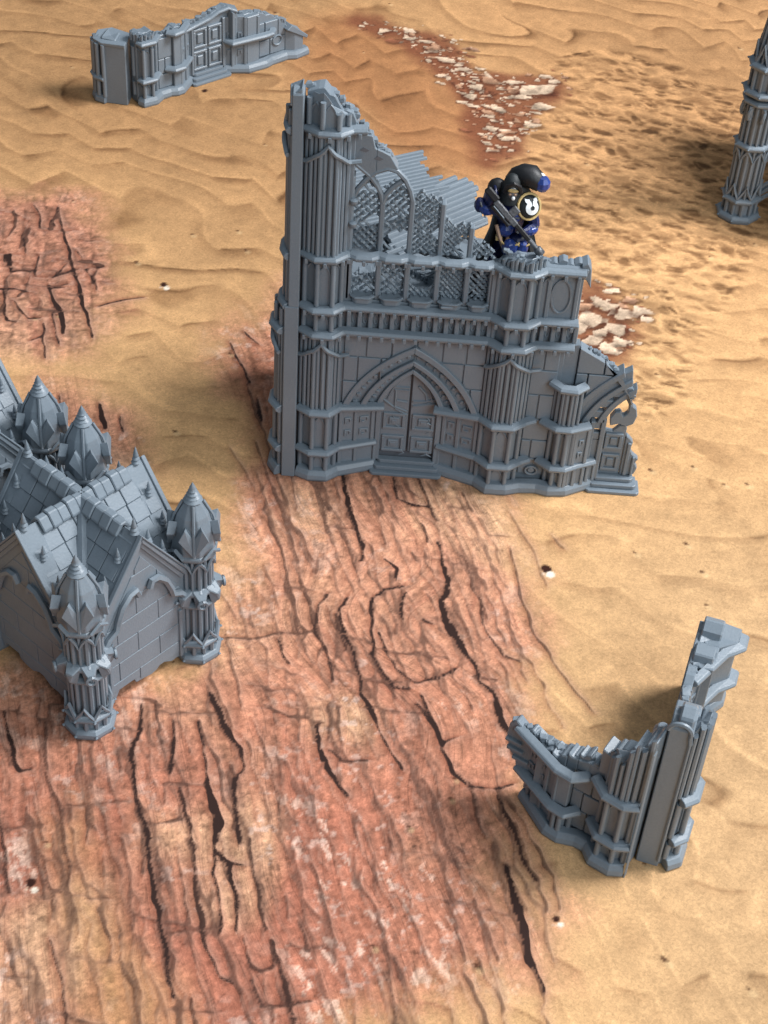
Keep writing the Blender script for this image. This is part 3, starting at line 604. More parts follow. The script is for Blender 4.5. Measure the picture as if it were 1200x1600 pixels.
def buttress(par, fr, outl, stages, ztop, seed=1, jag=.25, gab=(), back=-.3):
    """half-octagonal pilaster: core, colonnettes or flutes per stage, gablets"""
    r = random.Random(seed); ins = .13
    nm = path_normals(outl); inn = [(p[0] - n.x * ins, p[1] - n.y * ins) for p, n in zip(outl, nm)]
    dense = []
    for a, b in zip(inn, inn[1:]):
        dense += [(a[0] + (b[0] - a[0]) * k / 3, a[1] + (b[1] - a[1]) * k / 3) for k in range(3)]
    dense.append(inn[-1])
    poly = dense + [(inn[-1][0], back), (inn[0][0], back)]
    zt = [(ztop(u) if callable(ztop) else ztop) + r.uniform(-jag, jag) * .6 - (.3 if k >= len(poly) - 2 else 0) for k, (u, w) in enumerate(poly)]
    mb = MB(); vext(mb, fr, poly, 0, zt); mb.build('pilaster', GREY, par, .02)
    L = plen(outl)
    for (za, zb, style) in stages:
        if style == 'posts':
            ss = []; acc = 0
            for a, b in zip(outl, outl[1:]):
                ss.append(acc); acc += math.hypot(b[0] - a[0], b[1] - a[1])
            ss.append(acc)
            for s in ss:
                u, w, nx_, ny_ = along(outl, max(.06, min(L - .06, s))); zt_ = min(zb, (ztop(u) if callable(ztop) else ztop) - .02)
                if zt_ < za + .1: continue
                mb = MB(); cyl(mb, fr, u - nx_ * .06, w - ny_ * .06, za, zt_, .085, 8, .03 if zt_ < zb else 0); mb.build('colonnette', GREY, par, smooth=True)
            for a, b in zip(ss, ss[1:]):       # lancet hood between the posts
                u, w, nx_, ny_ = along(outl, (a + b) / 2); hw = (b - a) / 2 - .1
                if hw < .07 or zb > (ztop(u) if callable(ztop) else ztop): continue
                mb = MB(); pl = arch_left(0, hw, zb - .42, .3, 5); pts = [(-hw, za + .05)] + pl + [(-x, z) for x, z in pl[::-1][1:]] + [(hw, za + .05)]
                tx, ty = ny_, -nx_
                tube(mb, [fr(u + tx * q - nx_ * .12, w + ty * q - ny_ * .12, z) for q, z in pts], .035, 5); mb.build('lancet', GREY, par, smooth=True)
        else:
            n = max(4, int(L / .165)); mb = MB()
            for i in range(n + 1):
                u, w, nx_, ny_ = along(outl, min(L - 1e-6, L * i / n)); zt_ = min(zb, (ztop(u) if callable(ztop) else ztop) + r.uniform(-jag, jag) * .8)
                if zt_ < za + .1: continue
                rr = .078 if i % 2 else .062
                cyl(mb, fr, u - nx_ * .07, w - ny_ * .07, za, zt_, rr, 7, .05 if zt_ < zb else 0)
            if mb.f: mb.build('fluted_shaft', GREY, par, smooth=True)
    for (z, dz, ext) in gab:
        mb = MB(); pts = []; n = 14
        for i in range(n + 1):
            t = -1 + 2 * i / n; s = L / 2 + t * (L / 2 + ext * 0); u, w, nx_, ny_ = along(outl, max(0, min(L - 1e-6, s)))
            pts.append(fr(u + nx_ * .06, w + ny_ * .06, z - dz * (abs(t) ** .8) + .06 * (abs(t) > .9)))
        if ext:
            u, w, nx_, ny_ = along(outl, L - 1e-6); pts.append(fr(u + ext, w + .02, z - dz + .10))
        tube(mb, pts, [.075] * len(pts), 6); mb.build('gablet', GREY, par, smooth=True)
def ashlar(par, fr, rows, u0, u1, top=None, holes=(), w0=-.12, w1=.0, bw=.85, seed=0, gap=.02):
    """dressed blocks, each its own piece, cut by arches and by the broken top"""
    r = random.Random(seed)
    for k, (za, zb) in enumerate(zip(rows, rows[1:])):
        u = u0; first = True
        while u < u1 - .08:
            b = bw * r.uniform(.85, 1.12) * (.55 if first and k % 2 else 1); first = False
            v = min(u1, u + b)
            if u1 - v < .3: v = u1
            zs = [za + gap + (zb - za - 2 * gap) * i / 5 for i in range(6)]; a0, a1 = u + gap, v - gap; polys = []
            hit = None
            for (uc, a, s, h) in holes:
                if a0 < uc + a and a1 > uc - a and za < s + h: hit = (uc, a, s, h)
            if hit is None: polys = [[(a0, za + gap), (a1, za + gap), (a1, zb - gap), (a0, zb - gap)]]
            else:
                uc = hit[0]
                lf = [(min(a1, uc - .0, uc - arch_bound(*hit, z) - .02), z) for z in zs]
                if min(a1, uc) - a0 > .05:
                    pts = [(max(a0, x), z) for x, z in lf]
                    if max(x for x, z in pts) - a0 > .06: polys.append([(a0, zs[0])] + pts + [(a0, zs[-1])])
                rg = [(max(a0, uc, uc + arch_bound(*hit, z) + .02), z) for z in zs]
                if a1 - max(a0, uc) > .05:
                    pts = [(min(a1, x), z) for x, z in rg]
                    if a1 - min(x for x, z in pts) > .06: polys.append([(a1, zs[-1])] + pts[::-1] + [(a1, zs[0])])
            for p in polys:
                if top is not None:
                    pu0, pu1 = min(q[0] for q in p), max(q[0] for q in p)
                    if min(interp(top, pu0), interp(top, pu1)) < zb:
                        if len(p) != 4: 
                            p = [(x, min(z, interp(top, x))) for x, z in p]
                            if max(z for x, z in p) - min(z for x, z in p) < .1: continue
                        else:
                            p = under(top, pu0, pu1, za + gap, zb - gap)
                            if p is None: continue
                q = []
                for x in p:
                    if not q or math.hypot(x[0] - q[-1][0], x[1] - q[-1][1]) > .012: q.append(x)
                if len(q) < 3: continue
                mb = MB(); extr(mb, fr, q, w0, w1 + r.uniform(-.012, .012)); mb.build('stone_block', GREY, par, .02)
            u = v
def splay(par, fr, a, b, z0, z1, ribs=(0, .5, 1), glyph=True):
    """slanting side of the door recess with upright ribs and carved panels"""
    mb = MB(); dx, dy = b[0] - a[0], b[1] - a[1]; L = math.hypot(dx, dy); nx_, ny_ = -dy / L, dx / L
    back = min(a[1], b[1]) - .25
    vext(mb, fr, [a, b, (b[0], back), (a[0], back)], z0, z1); mb.build('splay_panel', GREY, par, .02)
    f2 = Frame(fr(a[0], a[1], 0), fr(b[0], b[1], 0) - fr(a[0], a[1], 0), fr(a[0] + nx_, a[1] + ny_, 0) - fr(a[0], a[1], 0))
    for t in ribs:
        mb = MB(); c = .07 + (L - .14) * t; box(mb, f2, c - .065, c + .065, -.05, .07, z0, z1); mb.build('rib', GREY, par, .02)
    if glyph:
        for t0, t1 in zip(ribs, ribs[1:]):
            c0 = .07 + (L - .14) * t0 + .14; c1 = .07 + (L - .14) * t1 - .14; hz = (z1 - z0)
            if c1 - c0 < .12: continue
            mb = MB()
            for q, s in ((.30, 1), (.66, -1)):
                zc = z0 + hz * q; e = .07
                box(mb, f2, c0, c1, -.03, .05, zc, zc + e); box(mb, f2, c0, c0 + e, -.03, .05, zc - .2, zc); box(mb, f2, c1 - e, c1, -.03, .05, zc - .12, zc); box(mb, f2, c0 + e, c1 - e * 2, -.03, .05, zc - .2, zc - .13)
            mb.build('carved_panel', GREY, par, .015, stuff=True)
def door_leaf(par, fr, u0, u1, z0, top, w, rows=((.75, 1.45), (1.72, 2.42)), side=1):
    """one leaf: slab under the arch with raised frames and inner squares"""
    mb = MB(); n = 8; zs = [z0 + (2.85 - z0) * i / 3 for i in range(4)]
    pts = [(u0, z0), (u1, z0)] + [(u1, top(u1))] + [(u1 + (u0 - u1) * i / n, top(u1 + (u0 - u1) * i / n)) for i in range(1, n)] + [(u0, top(u0))]
    pts = [(x, max(z, z0 + .3)) for x, z in pts]
    extr(mb, fr, pts, w - .16, w); leaf = mb.build('door_leaf', GREY, par, .02)
    cu = (u0 + u1) / 2; hw = (u1 - u0) / 2 - .08
    for za, zb in rows:
        if zb > min(top(u0 + .1), top(u1 - .1)): continue
        mb = MB(); e = .11
        for q0, q1, r0, r1 in ((cu - hw, cu + hw, za, za + e), (cu - hw, cu + hw, zb - e, zb), (cu - hw, cu - hw + e, za + e, zb - e), (cu + hw - e, cu + hw, za + e, zb - e)): box(mb, fr, q0, q1, w - .04, w + .07, r0, r1)
        mb.build('door_frame', GREY, leaf, .018)
        mb = MB(); c = .2; box(mb, fr, cu - hw + c, cu + hw - c, w - .04, w + .06, za + c, zb - c); mb.build('door_boss', GREY, leaf, .03)
        mb = MB(); c = .28
        if hw > .36:
            box(mb, fr, cu - hw + c, cu + hw - c, w + .05, w + .085, za + c, zb - c); mb.build('door_boss', GREY, leaf, .02)
    return leaf
def arch_ring(par, fr, uc, a, h, zs, a2, h2, w0, w1, sides=(1, 1), name='archivolt', cut=None):
    """one receding order between an outer and an inner pointed arch"""
    for sd, on in zip((-1, 1), sides):
        if not on: continue
        A = arch_left(uc, a, zs, h, 12); B = arch_left(uc, a2, zs, h2, 12)
        if cut: k = cut; A, B = A[:k], B[:k]
        if sd > 0: A, B = mirror(A, uc), mirror(B, uc)
        mb = MB(); n = len(A)
        vs = []; fs = []
        for (p, q) in zip(A, B): vs += [fr(p[0], w0, p[1]), fr(p[0], w1, p[1]), fr(q[0], w1, q[1]), fr(q[0], w0, q[1])]
        for i in range(n - 1):
            for j in range(4): fs.append((i * 4 + j, i * 4 + (j + 1) % 4, i * 4 + 4 + (j + 1) % 4, i * 4 + 4 + j))
        fs += [(0, 1, 2, 3), tuple(range(n * 4 - 4, n * 4))]
        mb.add(vs, fs); mb.build(name, GREY, par, .02)
def arch_bar(par, fr, pts, w, r=.09, name='arch_moulding', n=7):
    mb = MB(); tube(mb, [fr(u, w, z) for u, z in pts], r, n); return mb.build(name, GREY, par, smooth=True)
def lattice(par, fr, u0, u1, z0, top, w, seed, sp=.215, hole=None):
    """pierced tracery screen: crossing bars and knots, broken in places"""
    r = random.Random(seed); mb = MB(); nu = max(2, round((u1 - u0) / sp)); du = (u1 - u0) / nu; zmax = max(top(u0), top(u1), top((u0 + u1) / 2)); nz = int((zmax - z0) / du) + 1
    def okp(u, z): return z0 - .02 <= z <= top(u) + .05 and not (hole and hole[0] < u < hole[1] and hole[2] < z < hole[3])
    for i in range(nu + 1):
        for j in range(nz + 1):
            u, z = u0 + i * du, z0 + j * du
            if not okp(u, z): continue
            for di in (-1, 1):
                u2, z2 = u + di * du, z + du
                if u0 - .01 <= u2 <= u1 + .01 and okp(u2, z2) and r.random() > .10:
                    tube(mb, [fr(u, w + r.uniform(-.02, .02), z), fr((u + u2) / 2 + r.uniform(-.03, .03), w + r.uniform(.0, .05), (z + z2) / 2 + r.uniform(-.03, .03)), fr(u2, w, z2)], [.058, .042, .058], 4)
            if r.random() < .8:
                c = fr(u + r.uniform(-.02, .02), w + .04, z); q = r.uniform(.06, .095)
                mb.add([c + Vector(d) * q for d in ((1, 0, 0), (-1, 0, 0), (0, 1, 0), (0, -1, 0), (0, 0, 1), (0, 0, -1))], [(0, 2, 4), (2, 1, 4), (1, 3, 4), (3, 0, 4), (2, 0, 5), (1, 2, 5), (3, 1, 5), (0, 3, 5)])
            u2, z2 = u + du / 2, z + du / 2
            if u2 < u1 and okp(u2, z2) and r.random() < .75:
                c = fr(u2, w + .05, z2); q = r.uniform(.05, .085)
                mb.add([c + Vector(d) * q for d in ((1, 0, 0), (-1, 0, 0), (0, 1, 0), (0, -1, 0), (0, 0, 1), (0, 0, -1))], [(0, 2, 4), (2, 1, 4), (1, 3, 4), (3, 0, 4), (2, 0, 5), (1, 2, 5), (3, 1, 5), (0, 3, 5)])
    return mb.build('window_lattice', GREY, par, stuff=True)
def rubble(par, fr, pts, seed, name='rubble', size=(.05, .16), n=30):
    """chips along a break"""
    r = random.Random(seed); mb = MB()
    for i in range(n):
        k = r.randrange(len(pts) - 1); t = r.random(); a, b = pts[k], pts[k + 1]
        c = fr(a[0] + (b[0] - a[0]) * t, a[1] + (b[1] - a[1]) * t, a[2] + (b[2] - a[2]) * t); s = r.uniform(*size)
        vs = [c + Vector((dx * s * r.uniform(.5, 1.2), dy * s * r.uniform(.5, 1.2), dz * s * r.uniform(.4, 1))) for dx in (-1, 1) for dy in (-1, 1) for dz in (-1, 1)]
        mb.add(vs, [(0, 1, 3, 2), (4, 6, 7, 5), (0, 4, 5, 1), (2, 3, 7, 6), (0, 2, 6, 4), (1, 5, 7, 3)])
    return mb.build(name, GREY, par, .02, stuff=True)
def steps(par, fr, u0, u1, w0, w1, flare=.12):
    for k, (z0, z1) in enumerate(((0, .13), (.135, .29), (.295, .45))):
        f = flare * (2 - k); d = .17 * (2 - k); mb = MB()
        vext(mb, fr, [(u0 - f, w0), (u0 - f, w1 + d - .08), (u0 - f + .1, w1 + d), (u1 + f - .1, w1 + d), (u1 + f, w1 + d - .08), (u1 + f, w0)], z0, z1); mb.build('step', GREY, par, .03, seg=2)

# ------------------------------------------------------------------ tall ruin in the middle
def main_ruin():
    t = thing('ruined_building', 'tall two-storey grey gothic ruin with arched door, broken window and soldier on top', 'model ruin', (-3.1, 1.95, 0))
    fr = Frame((0, 0, 0), (1, 0, 0), (0, -1, 0))
    B1 = [(0, .18), (.46, .50), (.98, .50), (1.32, .12)]; B2 = [(6.05, .1), (6.52, .52), (7.1, .52), (7.5, .18)]; B3 = [(8.4, .05), (8.66, .36), (9.02, .42), (9.3, .3)]
    TOP = ragged([(0, 14.3), (.5, 14.45), (.8, 14.2), (1.05, 13.75), (1.35, 13.7), (1.6, 13.1), (1.95, 12.95), (2.05, 12.55), (2.5, 12.35), (2.75, 11.9)], .14, .09, 3)
    ENDT = ragged([(8.4, 6.05), (8.75, 5.95), (9.35, 5.85), (9.45, 5.55), (10.0, 5.35), (10.3, 5.0), (10.55, 4.8), (10.75, 4.3), (11.0, 3.95), (11.1, 3.5)], .16, .09, 5)
    PAR = ragged([(5.8, 9.0), (6.1, 9.05), (6.5, 9.36), (7.2, 9.38), (7.42, 9.3), (7.55, 9.0), (8.2, 8.98), (8.8, 8.96)], .2, .07, 8)
    # backing wall
    bk = -.06
    A1 = (3.7, 2.27, 2.85, 2.62)
    for poly in ([(0, 0), (1.42, 0), (1.42, 2.85)] + arch_left(*A1) + [(3.7, 7.1), (0, 7.1)], mirror(arch_left(*A1), 3.7)[::-1] + [(5.97, 2.85), (6.2, 2.85), (6.2, 0), (8.55, 0), (8.55, 7.1), (3.7, 7.1)]):
        mb = MB(); extr(mb, fr, poly, -.5, bk); mb.build('wall', GREY, t, .02)
    mb = MB(); p = under(TOP, 0, 1.46, 7.1); extr(mb, fr, p, -.5, bk + .1); mb.build('wall', GREY, t, .02)
    mb = MB(); p = under([(u, z - .25) for u, z in PAR], 5.92, 8.75, 7.1); extr(mb, fr, p, -.5, bk + .16); mb.build('wall', GREY, t, .02)
    # pilasters
    st = [(.38, 1.05, 'posts'), (1.3, 2.72, 'posts'), (3.0, 5.92, 'flutes'), (6.2, 6.86, 'posts')]
    buttress(t, fr, B1, st + [(7.15, 8.72, 'posts'), (9.0, 13.06, 'flutes'), (13.36, 14.2, 'posts')], lambda u: interp(TOP, u), 3, .22, ((5.72, .72, .28), (12.85, .75, .35)))
    buttress(t, fr, B2, st + [(7.15, 8.72, 'posts'), (9.0, 9.7, 'flutes')], lambda u: interp(PAR, u), 4, .12, ((5.72, .72, .34),))
    buttress(t, fr, B3, [(.38, 1.02, 'posts'), (1.3, 2.72, 'posts'), (3.0, 4.5, 'flutes')], 4.55, 5, .1)
    # plinth and string courses that follow the plan
    band(t, fr, [(-.02, .36), (.42, .55), (1.0, .55), (1.36, .22), (2.62, -.28)], 0, PLINTH, 'plinth')
    band(t, fr, [(4.66, -.3), (6.1, .2), (6.5, .56), (7.15, .56), (7.6, .4), (8.2, .34), (8.62, .44), (9.2, .38), (10.12, -.14)], 0, PLINTH, 'plinth')
    band(t, fr, [(-.02, .2), (.44, .52), (1.0, .52), (1.34, .14), (2.62, -.34)], 1.16)
    band(t, fr, [(4.72, -.36), (6.06, .12), (6.5, .54), (7.12, .54), (7.52, .2), (7.85, .0)], 1.16)
    band(t, fr, [(8.15, .0), (8.62, .4), (9.06, .42), (9.5, .15), (10.12, -.16)], 1.16)
    band(t, fr, [(-.02, .2), (.44, .52), (1.0, .52), (1.34, .12), (2.84, -.10)], 2.86)
    band(t, fr, [(4.5, -.12), (6.06, .1), (6.5, .54), (7.12, .54), (7.52, .2), (7.88, .0)], 2.86)
    band(t, fr, [(8.1, .0), (8.62, .4), (9.06, .42), (9.75, .12)], 2.86)
    band(t, fr, [(8.25, .02), (8.6, .38), (9.05, .42), (9.4, .1)], 4.5, name='gablet')
    for z in (6.05, 7.0):
        band(t, fr, [(-.02, .2), (.44, .54), (1.0, .54), (1.34, .2), (6.04, .2), (6.48, .56), (7.14, .56), (7.54, .22), (8.78, .22)], z, beads=.36)
    band(t, fr, [(-.02, .1), (.44, .46), (1.0, .46), (1.34, .12), (1.45, .1)], 8.87, beads=.4)
    sc = []
    ED = [1.45, 2.36, 3.26, 4.21, 5.14, 5.96]
    for a, b in zip(ED, ED[1:]): sc += [(a, .04), (a + .24, .18), (b - .24, .18)]
    band(t, fr, sc + [(5.96, .04)], 8.87, beads=.45, name='transom')
    band(t, fr, [(5.96, .06), (6.48, .5), (7.14, .5), (7.54, .16), (8.8, .16)], 8.87, beads=.4)
    band(t, fr, [(-.02, .12), (.44, .46), (1.0, .46), (1.34, .14), (1.8, .08)], 13.2, beads=.4)
    # parapet capping of the right end
    mb = MB(); box(mb, fr, 7.5, 8.86, -.42, .14, 8.86, 9.02); mb.build('parapet_cap', GREY, t, .03)
    mb = MB(); extr(mb, fr, [(8.66, 8.6), (8.82, 8.6), (9.0, 8.3), (8.94, 9.0), (8.82, 9.22), (8.62, 9.12)], -.46, .1); mb.build('broken_end', GREY, t, .03)
    # frieze of little niches between the two strings
    mb = MB(); box(mb, fr, 1.3, 6.1, -.5, -.02, 6.1, 6.9); box(mb, fr, 7.45, 8.7, -.5, -.02, 6.1, 6.9); mb.build('frieze', GREY, t)
    proto = None; ring0 = None
    spots = [1.52 + .345 * i for i in range(14)] + [7.68 + .36 * i for i in range(4)]
    for i, u in enumerate(spots):
        if proto is None:
            mb = MB(); box(mb, fr, -.075, .075, -.06, .14, 6.18, 6.86); proto = mb.build('frieze_post', GREY, t, .025); proto.location.x = u
            mb = MB(); pts = [fr(.172 + .072 * math.cos(q), .0, 6.5 + .2 * math.sin(q)) for q in [2 * math.pi * k / 12 for k in range(13)]]; tube(mb, pts, .028, 5); ring0 = mb.build('niche', GREY, t, smooth=True); ring0.location.x = u
        else:
            c = proto.copy(); COL.objects.link(c); c.location.x = u
            if i not in (13, 17): c = ring0.copy(); COL.objects.link(c); c.location.x = u
    # dressed stone above the door and beside it
    ashlar(t, fr, [2.95, 3.93, 4.93, 5.95], 1.4, 6.05, None, [A1], seed=2)
    ashlar(t, fr, [.5, 1.2, 2.0, 2.9, 3.93, 4.93, 5.95], 7.52, 8.42, None, seed=9, bw=.7)
    ashlar(t, fr, [2.95, 3.93, 4.93, 5.95], 9.0, 11.2, ENDT, [(11.1, 2.2, 2.85, 2.65)], seed=6, w0=-.45)
    mb = MB(); pl = [p for p in arch_left(11.1, 2.2, 2.85, 2.65)]
    for (u0, u1) in ((8.5, 9.0),):
        p = under(ENDT, u0, u1, 0); extr(mb, fr, p, -.45, -.1)
    tri = [(9.0, 2.8)] + [p for p in pl if 9.02 < p[0] < 10.6]; zt = tri[-1]
    extr(mb, fr, tri + [(zt[0], min(interp(ENDT, zt[0]), 9)), (10.2, 5.1), (9.8, 5.35), (9.4, 5.6), (9.0, 5.8)], -.44, -.2); mb.build('wall', GREY, t, .02)
    # shield roundel between the bases
    mb = MB(); q = [fr(8.0 + .2 * math.cos(a), .06, .72 + .17 * math.sin(a)) for a in [2 * math.pi * k / 14 for k in range(15)]]; 
    tube(mb, q, .05, 5); mb.build('roundel', GREY, t, .015)
    mb = MB(); extr(mb, fr, [(8.0 + .12 * math.cos(2 * math.pi * k / 12), .72 + .1 * math.sin(2 * math.pi * k / 12)) for k in range(12)], -.05, .07); mb.build('roundel', GREY, t, .02)
    # great door: receding orders, splays, leaves, steps
    arch_ring(t, fr, 3.7, 2.3, 2.68, 2.85, 2.08, 2.42, -.5, .10, name='arch_moulding')
    arch_ring(t, fr, 3.7, 2.08, 2.42, 2.85, 1.68, 2.05, -.5, -.13)
    arch_ring(t, fr, 3.7, 1.70, 2.07, 2.85, 1.50, 1.88, -.5, .02, name='arch_moulding')
    arch_ring(t, fr, 3.7, 1.50, 1.88, 2.85, 1.14, 1.60, -.55, -.24)
    arch_ring(t, fr, 3.7, 1.16, 1.62, 2.85, .98, 1.44, -.6, -.12, name='arch_moulding')
    r = random.Random(12)
    for (a, h, w) in ((1.88, 2.24, -.12), (1.32, 1.74, -.23)):        # carved leaves inside the orders
        for sd in (1, -1):
            pts = arch_left(3.7, a, 2.85, h, 9)
            if sd < 0: pts = mirror(pts, 3.7)
            for (p, q) in zip(pts[:-1], pts[1:]):
                mb = MB(); c = ((p[0] + q[0]) / 2, (p[1] + q[1]) / 2); e = .13
                dx, dz = q[0] - p[0], q[1] - p[1]; L = math.hypot(dx, dz); dx /= L; dz /= L; k = r.uniform(.6, 1.0) * L * .42
                extr(mb, fr, [(c[0] - dx * k, c[1] - dz * k), (c[0] + dz * e * .7, c[1] - dx * e * .7), (c[0] + dx * k, c[1] + dz * k), (c[0] - dz * e, c[1] + dx * e)], w - .05, w + r.uniform(.03, .06)); mb.build('carved_leaf', GREY, t, .03)
    splay(t, fr, (1.34, .0), (2.66, -.38), .3, 1.05, (0, .45, 1), False); splay(t, fr, (1.34, .0), (2.66, -.38), 1.28, 2.75, (0, .42, .9))
    splay(t, fr, (4.72, -.38), (6.06, .0), .3, 1.05, (0, .5, 1), False); splay(t, fr, (4.72, -.38), (6.06, .0), 1.28, 2.75, (.1, .5, 1))
    for (u0, u1) in ((2.58, 2.76), (4.62, 4.8)):
        mb = MB(); box(mb, fr, u0, u1, -.6, -.30, .4, 2.86); mb.build('door_jamb', GREY, t, .02)
    zt = lambda u: 2.85 + next((z for z in [1.44 - .03 * k for k in range(49)] if arch_bound(3.7, 1.0, 0, 1.44, z) >= abs(u - 3.7)), 0)
    door_leaf(t, fr, 2.75, 3.665, .45, zt, -.42); door_leaf(t, fr, 3.735, 4.65, .45, zt, -.42)
    mb = MB(); box(mb, fr, 2.6, 4.8, -.68, -.56, .0, 4.1); mb.build('door_backing', DARK, t)
    # tracery and split planks in the head of the doors
    bars = MB()
    for pts in ([(2.95, 3.0), (3.1, 3.42), (3.4, 3.92), (3.62, 4.15)], [(4.45, 3.0), (4.3, 3.45), (4.05, 3.85), (3.78, 4.15)], [(3.15, 3.5), (3.64, 3.5)], [(3.15, 3.4), (3.64, 3.4)], [(3.2, 3.4), (3.2, 2.7)], [(2.8, 2.95), (3.1, 2.7), (3.6, 2.5)], [(3.8, 2.95), (4.2, 2.98), (4.55, 3.1)], [(3.8, 2.75), (4.55, 2.9)], [(3.2, 2.6), (3.62, 2.35)], [(3.95, 3.6), (4.2, 3.3), (4.25, 3.05)], [(4.1, 3.75), (4.35, 3.3)], [(3.6, 2.9), (3.25, 2.95)]):
        tube(bars, [fr(u, -.41, z) for u, z in pts], .045, 5)
    bars.build('door_tracery', GREY, t, smooth=True)
    ck = MB()
    for pts in ([(3.15, 2.3), (3.25, 2.15), (3.2, 2.0), (3.42, 1.8)], [(4.25, 2.4), (4.4, 2.2), (4.3, 2.1), (4.6, 1.95)], [(3.5, .9), (3.6, .7), (3.45, .6)], [(4.2, .62), (4.4, .7), (4.6, .58)], [(4.3, 1.6), (4.5, 1.75)], [(3.85, 2.75), (4.2, 2.85), (4.5, 3.05)]):
        tube(ck, [fr(u, -.385, z) for u, z in pts], [.01] + [.04] * (len(pts) - 2) + [.01], 4)
    ck.build('split_timber', GREY, t, stuff=True)
    steps(t, fr, 2.72, 4.72, -.5, -.24)
    # second door, broken through the middle
    arch_ring(t, fr, 11.1, 2.25, 2.68, 2.85, 2.02, 2.44, -.45, .08, (1, 0), 'arch_moulding', 11)
    arch_ring(t, fr, 11.1, 2.02, 2.44, 2.85, 1.66, 2.05, -.45, -.13, (1, 0), cut=12)
    arch_ring(t, fr, 11.1, 1.68, 2.07, 2.85, 1.46, 1.85, -.45, .0, (1, 0), 'arch_moulding', 12)
    arch_ring(t, fr, 11.1, 1.12, 1.55, 2.85, .90, 1.30, -.5, -.12, (1, 0), 'arch_moulding', 13)
    mb = MB()
    for k in range(5): # stubs that hold the inner order, with daylight between them
        z = 2.2 + .46 * k; a = 11.1 - arch_bound(11.1, 1.5, 2.85, 1.88, z); b = 11.1 - arch_bound(11.1, 1.05, 2.85, 1.5, z)
        if b - a > .03: box(mb, fr, a - .22, b + .1, -.43, -.2, z - .13, z + .17)
    mb.build('broken_web', GREY, t, .03)
    mb = MB(); box(mb, fr, 9.5, 10.25, -.46, -.22, .3, 2.05); mb.build('wall', GREY, t)
    mb = MB(); box(mb, fr, 9.78, 9.92, -.5, -.08, .4, 2.9); box(mb, fr, 10.14, 10.3, -.55, -.12, .4, 3.0); mb.build('door_jamb', GREY, t, .02)
    splay(t, fr, (9.06, .36), (9.80, .06), .3, 1.05, (0, .5, 1), False); splay(t, fr, (9.06, .36), (9.80, .06), 1.28, 2.75, (.3, 1), True); splay(t, fr, (9.84, -.02), (10.2, -.2), .3, 1.2, (0, 1), False)
    leafT = ragged([(10.3, 2.35), (10.6, 2.3), (10.8, 2.55), (11.0, 2.6), (11.12, 2.35), (11.3, 2.1), (11.36, 1.5), (11.5, 1.35), (11.62, 1.2)], .15, .06, 14)
    mb = MB(); p = under(leafT, 10.28, 11.06, .45); extr(mb, fr, p, -.6, -.42); leaf = mb.build('door_leaf', GREY, t, .02)
    for za, zb in ((.62, 1.35), (1.55, 2.25)):
        mb = MB(); e = .12
        for q0, q1, r0, r1 in ((10.38, 10.98, za, za + e), (10.38, 10.98, zb - e, zb), (10.38, 10.38 + e, za + e, zb - e), (10.98 - e, 10.98, za + e, zb - e)): box(mb, fr, q0, q1, -.46, -.34, r0, r1)
        mb.build('door_frame', GREY, leaf, .02); mb = MB(); box(mb, fr, 10.56, 10.8, -.46, -.36, za + .2, zb - .2); mb.build('door_boss', GREY, leaf, .03)
    mb = MB(); extr(mb, fr, [(11.08, .45), (11.58, .5), (11.66, .8), (11.55, 1.0), (11.64, 1.2), (11.4, 1.4), (11.3, 1.6), (11.36, 1.9), (11.2, 2.1), (11.08, 2.2)], -.6, -.38); mb.build('door_leaf', GREY, t, .03)
    mb = MB(); box(mb, fr, 11.18, 11.3, -.42, -.3, .5, 1.9); box(mb, fr, 11.42, 11.5, -.42, -.3, .5, 1.3); mb.build('rib', GREY, t, .02)
    mb = MB(); extr(mb, fr, [(10.45, 2.62), (10.75, 2.72), (11.0, 2.62), (11.22, 2.75), (11.3, 3.1), (11.24, 3.4), (11.05, 3.55), (11.0, 3.9), (10.9, 4.05), (10.75, 4.1), (10.62, 3.95), (10.86, 3.72), (10.98, 3.5), (10.98, 3.2), (10.84, 3.05), (10.72, 3.25), (10.55, 3.2), (10.42, 2.95)], -.55, -.3); mb.build('broken_tracery', GREY, t, .03)
    steps(t, fr, 10.18, 11.56, -.55, -.15, .12)
    # upper window
    tops = [lambda u: 2.85 + 0, None]
    def baytop(k):
        if k == 0: return lambda u: 10.75 + arch_top(u, 1.9, .46, .85)
        if k == 1: return lambda u: 10.75 + arch_top(u, 2.81, .45, .95)
        R = {2: [(3.26, 11.0), (3.5, 11.15), (3.75, 11.0), (4.0, 11.1), (4.21, 10.9)], 3: [(4.21, 10.6), (4.4, 10.25), (4.7, 10.05), (5.0, 10.2), (5.14, 10.15)], 4: [(5.14, 9.85), (5.35, 9.55), (5.6, 9.5), (5.8, 9.25), (5.96, 9.2)]}[k]
        return lambda u: interp(R, u)
    def arch_top(u, c, a, h):
        x = abs(u - c) / a
        return 0 if x >= 1 else h * math.sqrt(max(0, 1 - x ** 1.5))
    for k, (a, b) in enumerate(zip(ED, ED[1:])):
        lattice(t, fr, a + .08, b - .08, 7.42, lambda u: 8.75, -.22, 40 + k, hole={0: (1.5, 2.3, 8.1, 8.5), 2: (3.5, 4.1, 7.7, 8.5)}.get(k))
        lattice(t, fr, a + .08, b - .08, 9.0, baytop(k), -.22, 50 + k, hole={1: (2.5, 3.2, 9.2, 9.7), 0: (1.9, 2.3, 9.9, 10.2), 2: (3.95, 4.2, 9.5, 9.9), 3: (4.7, 5.1, 9.05, 9.4)}.get(k))
        mb = MB(); vext(mb, fr, [(a + .12, -.3), (a + .12, .08), (a + .26, .2), (b - .26, .2), (b - .12, .08), (b - .12, -.3)], 7.14, 7.36); mb.build('window_sill', GREY, t, .03)
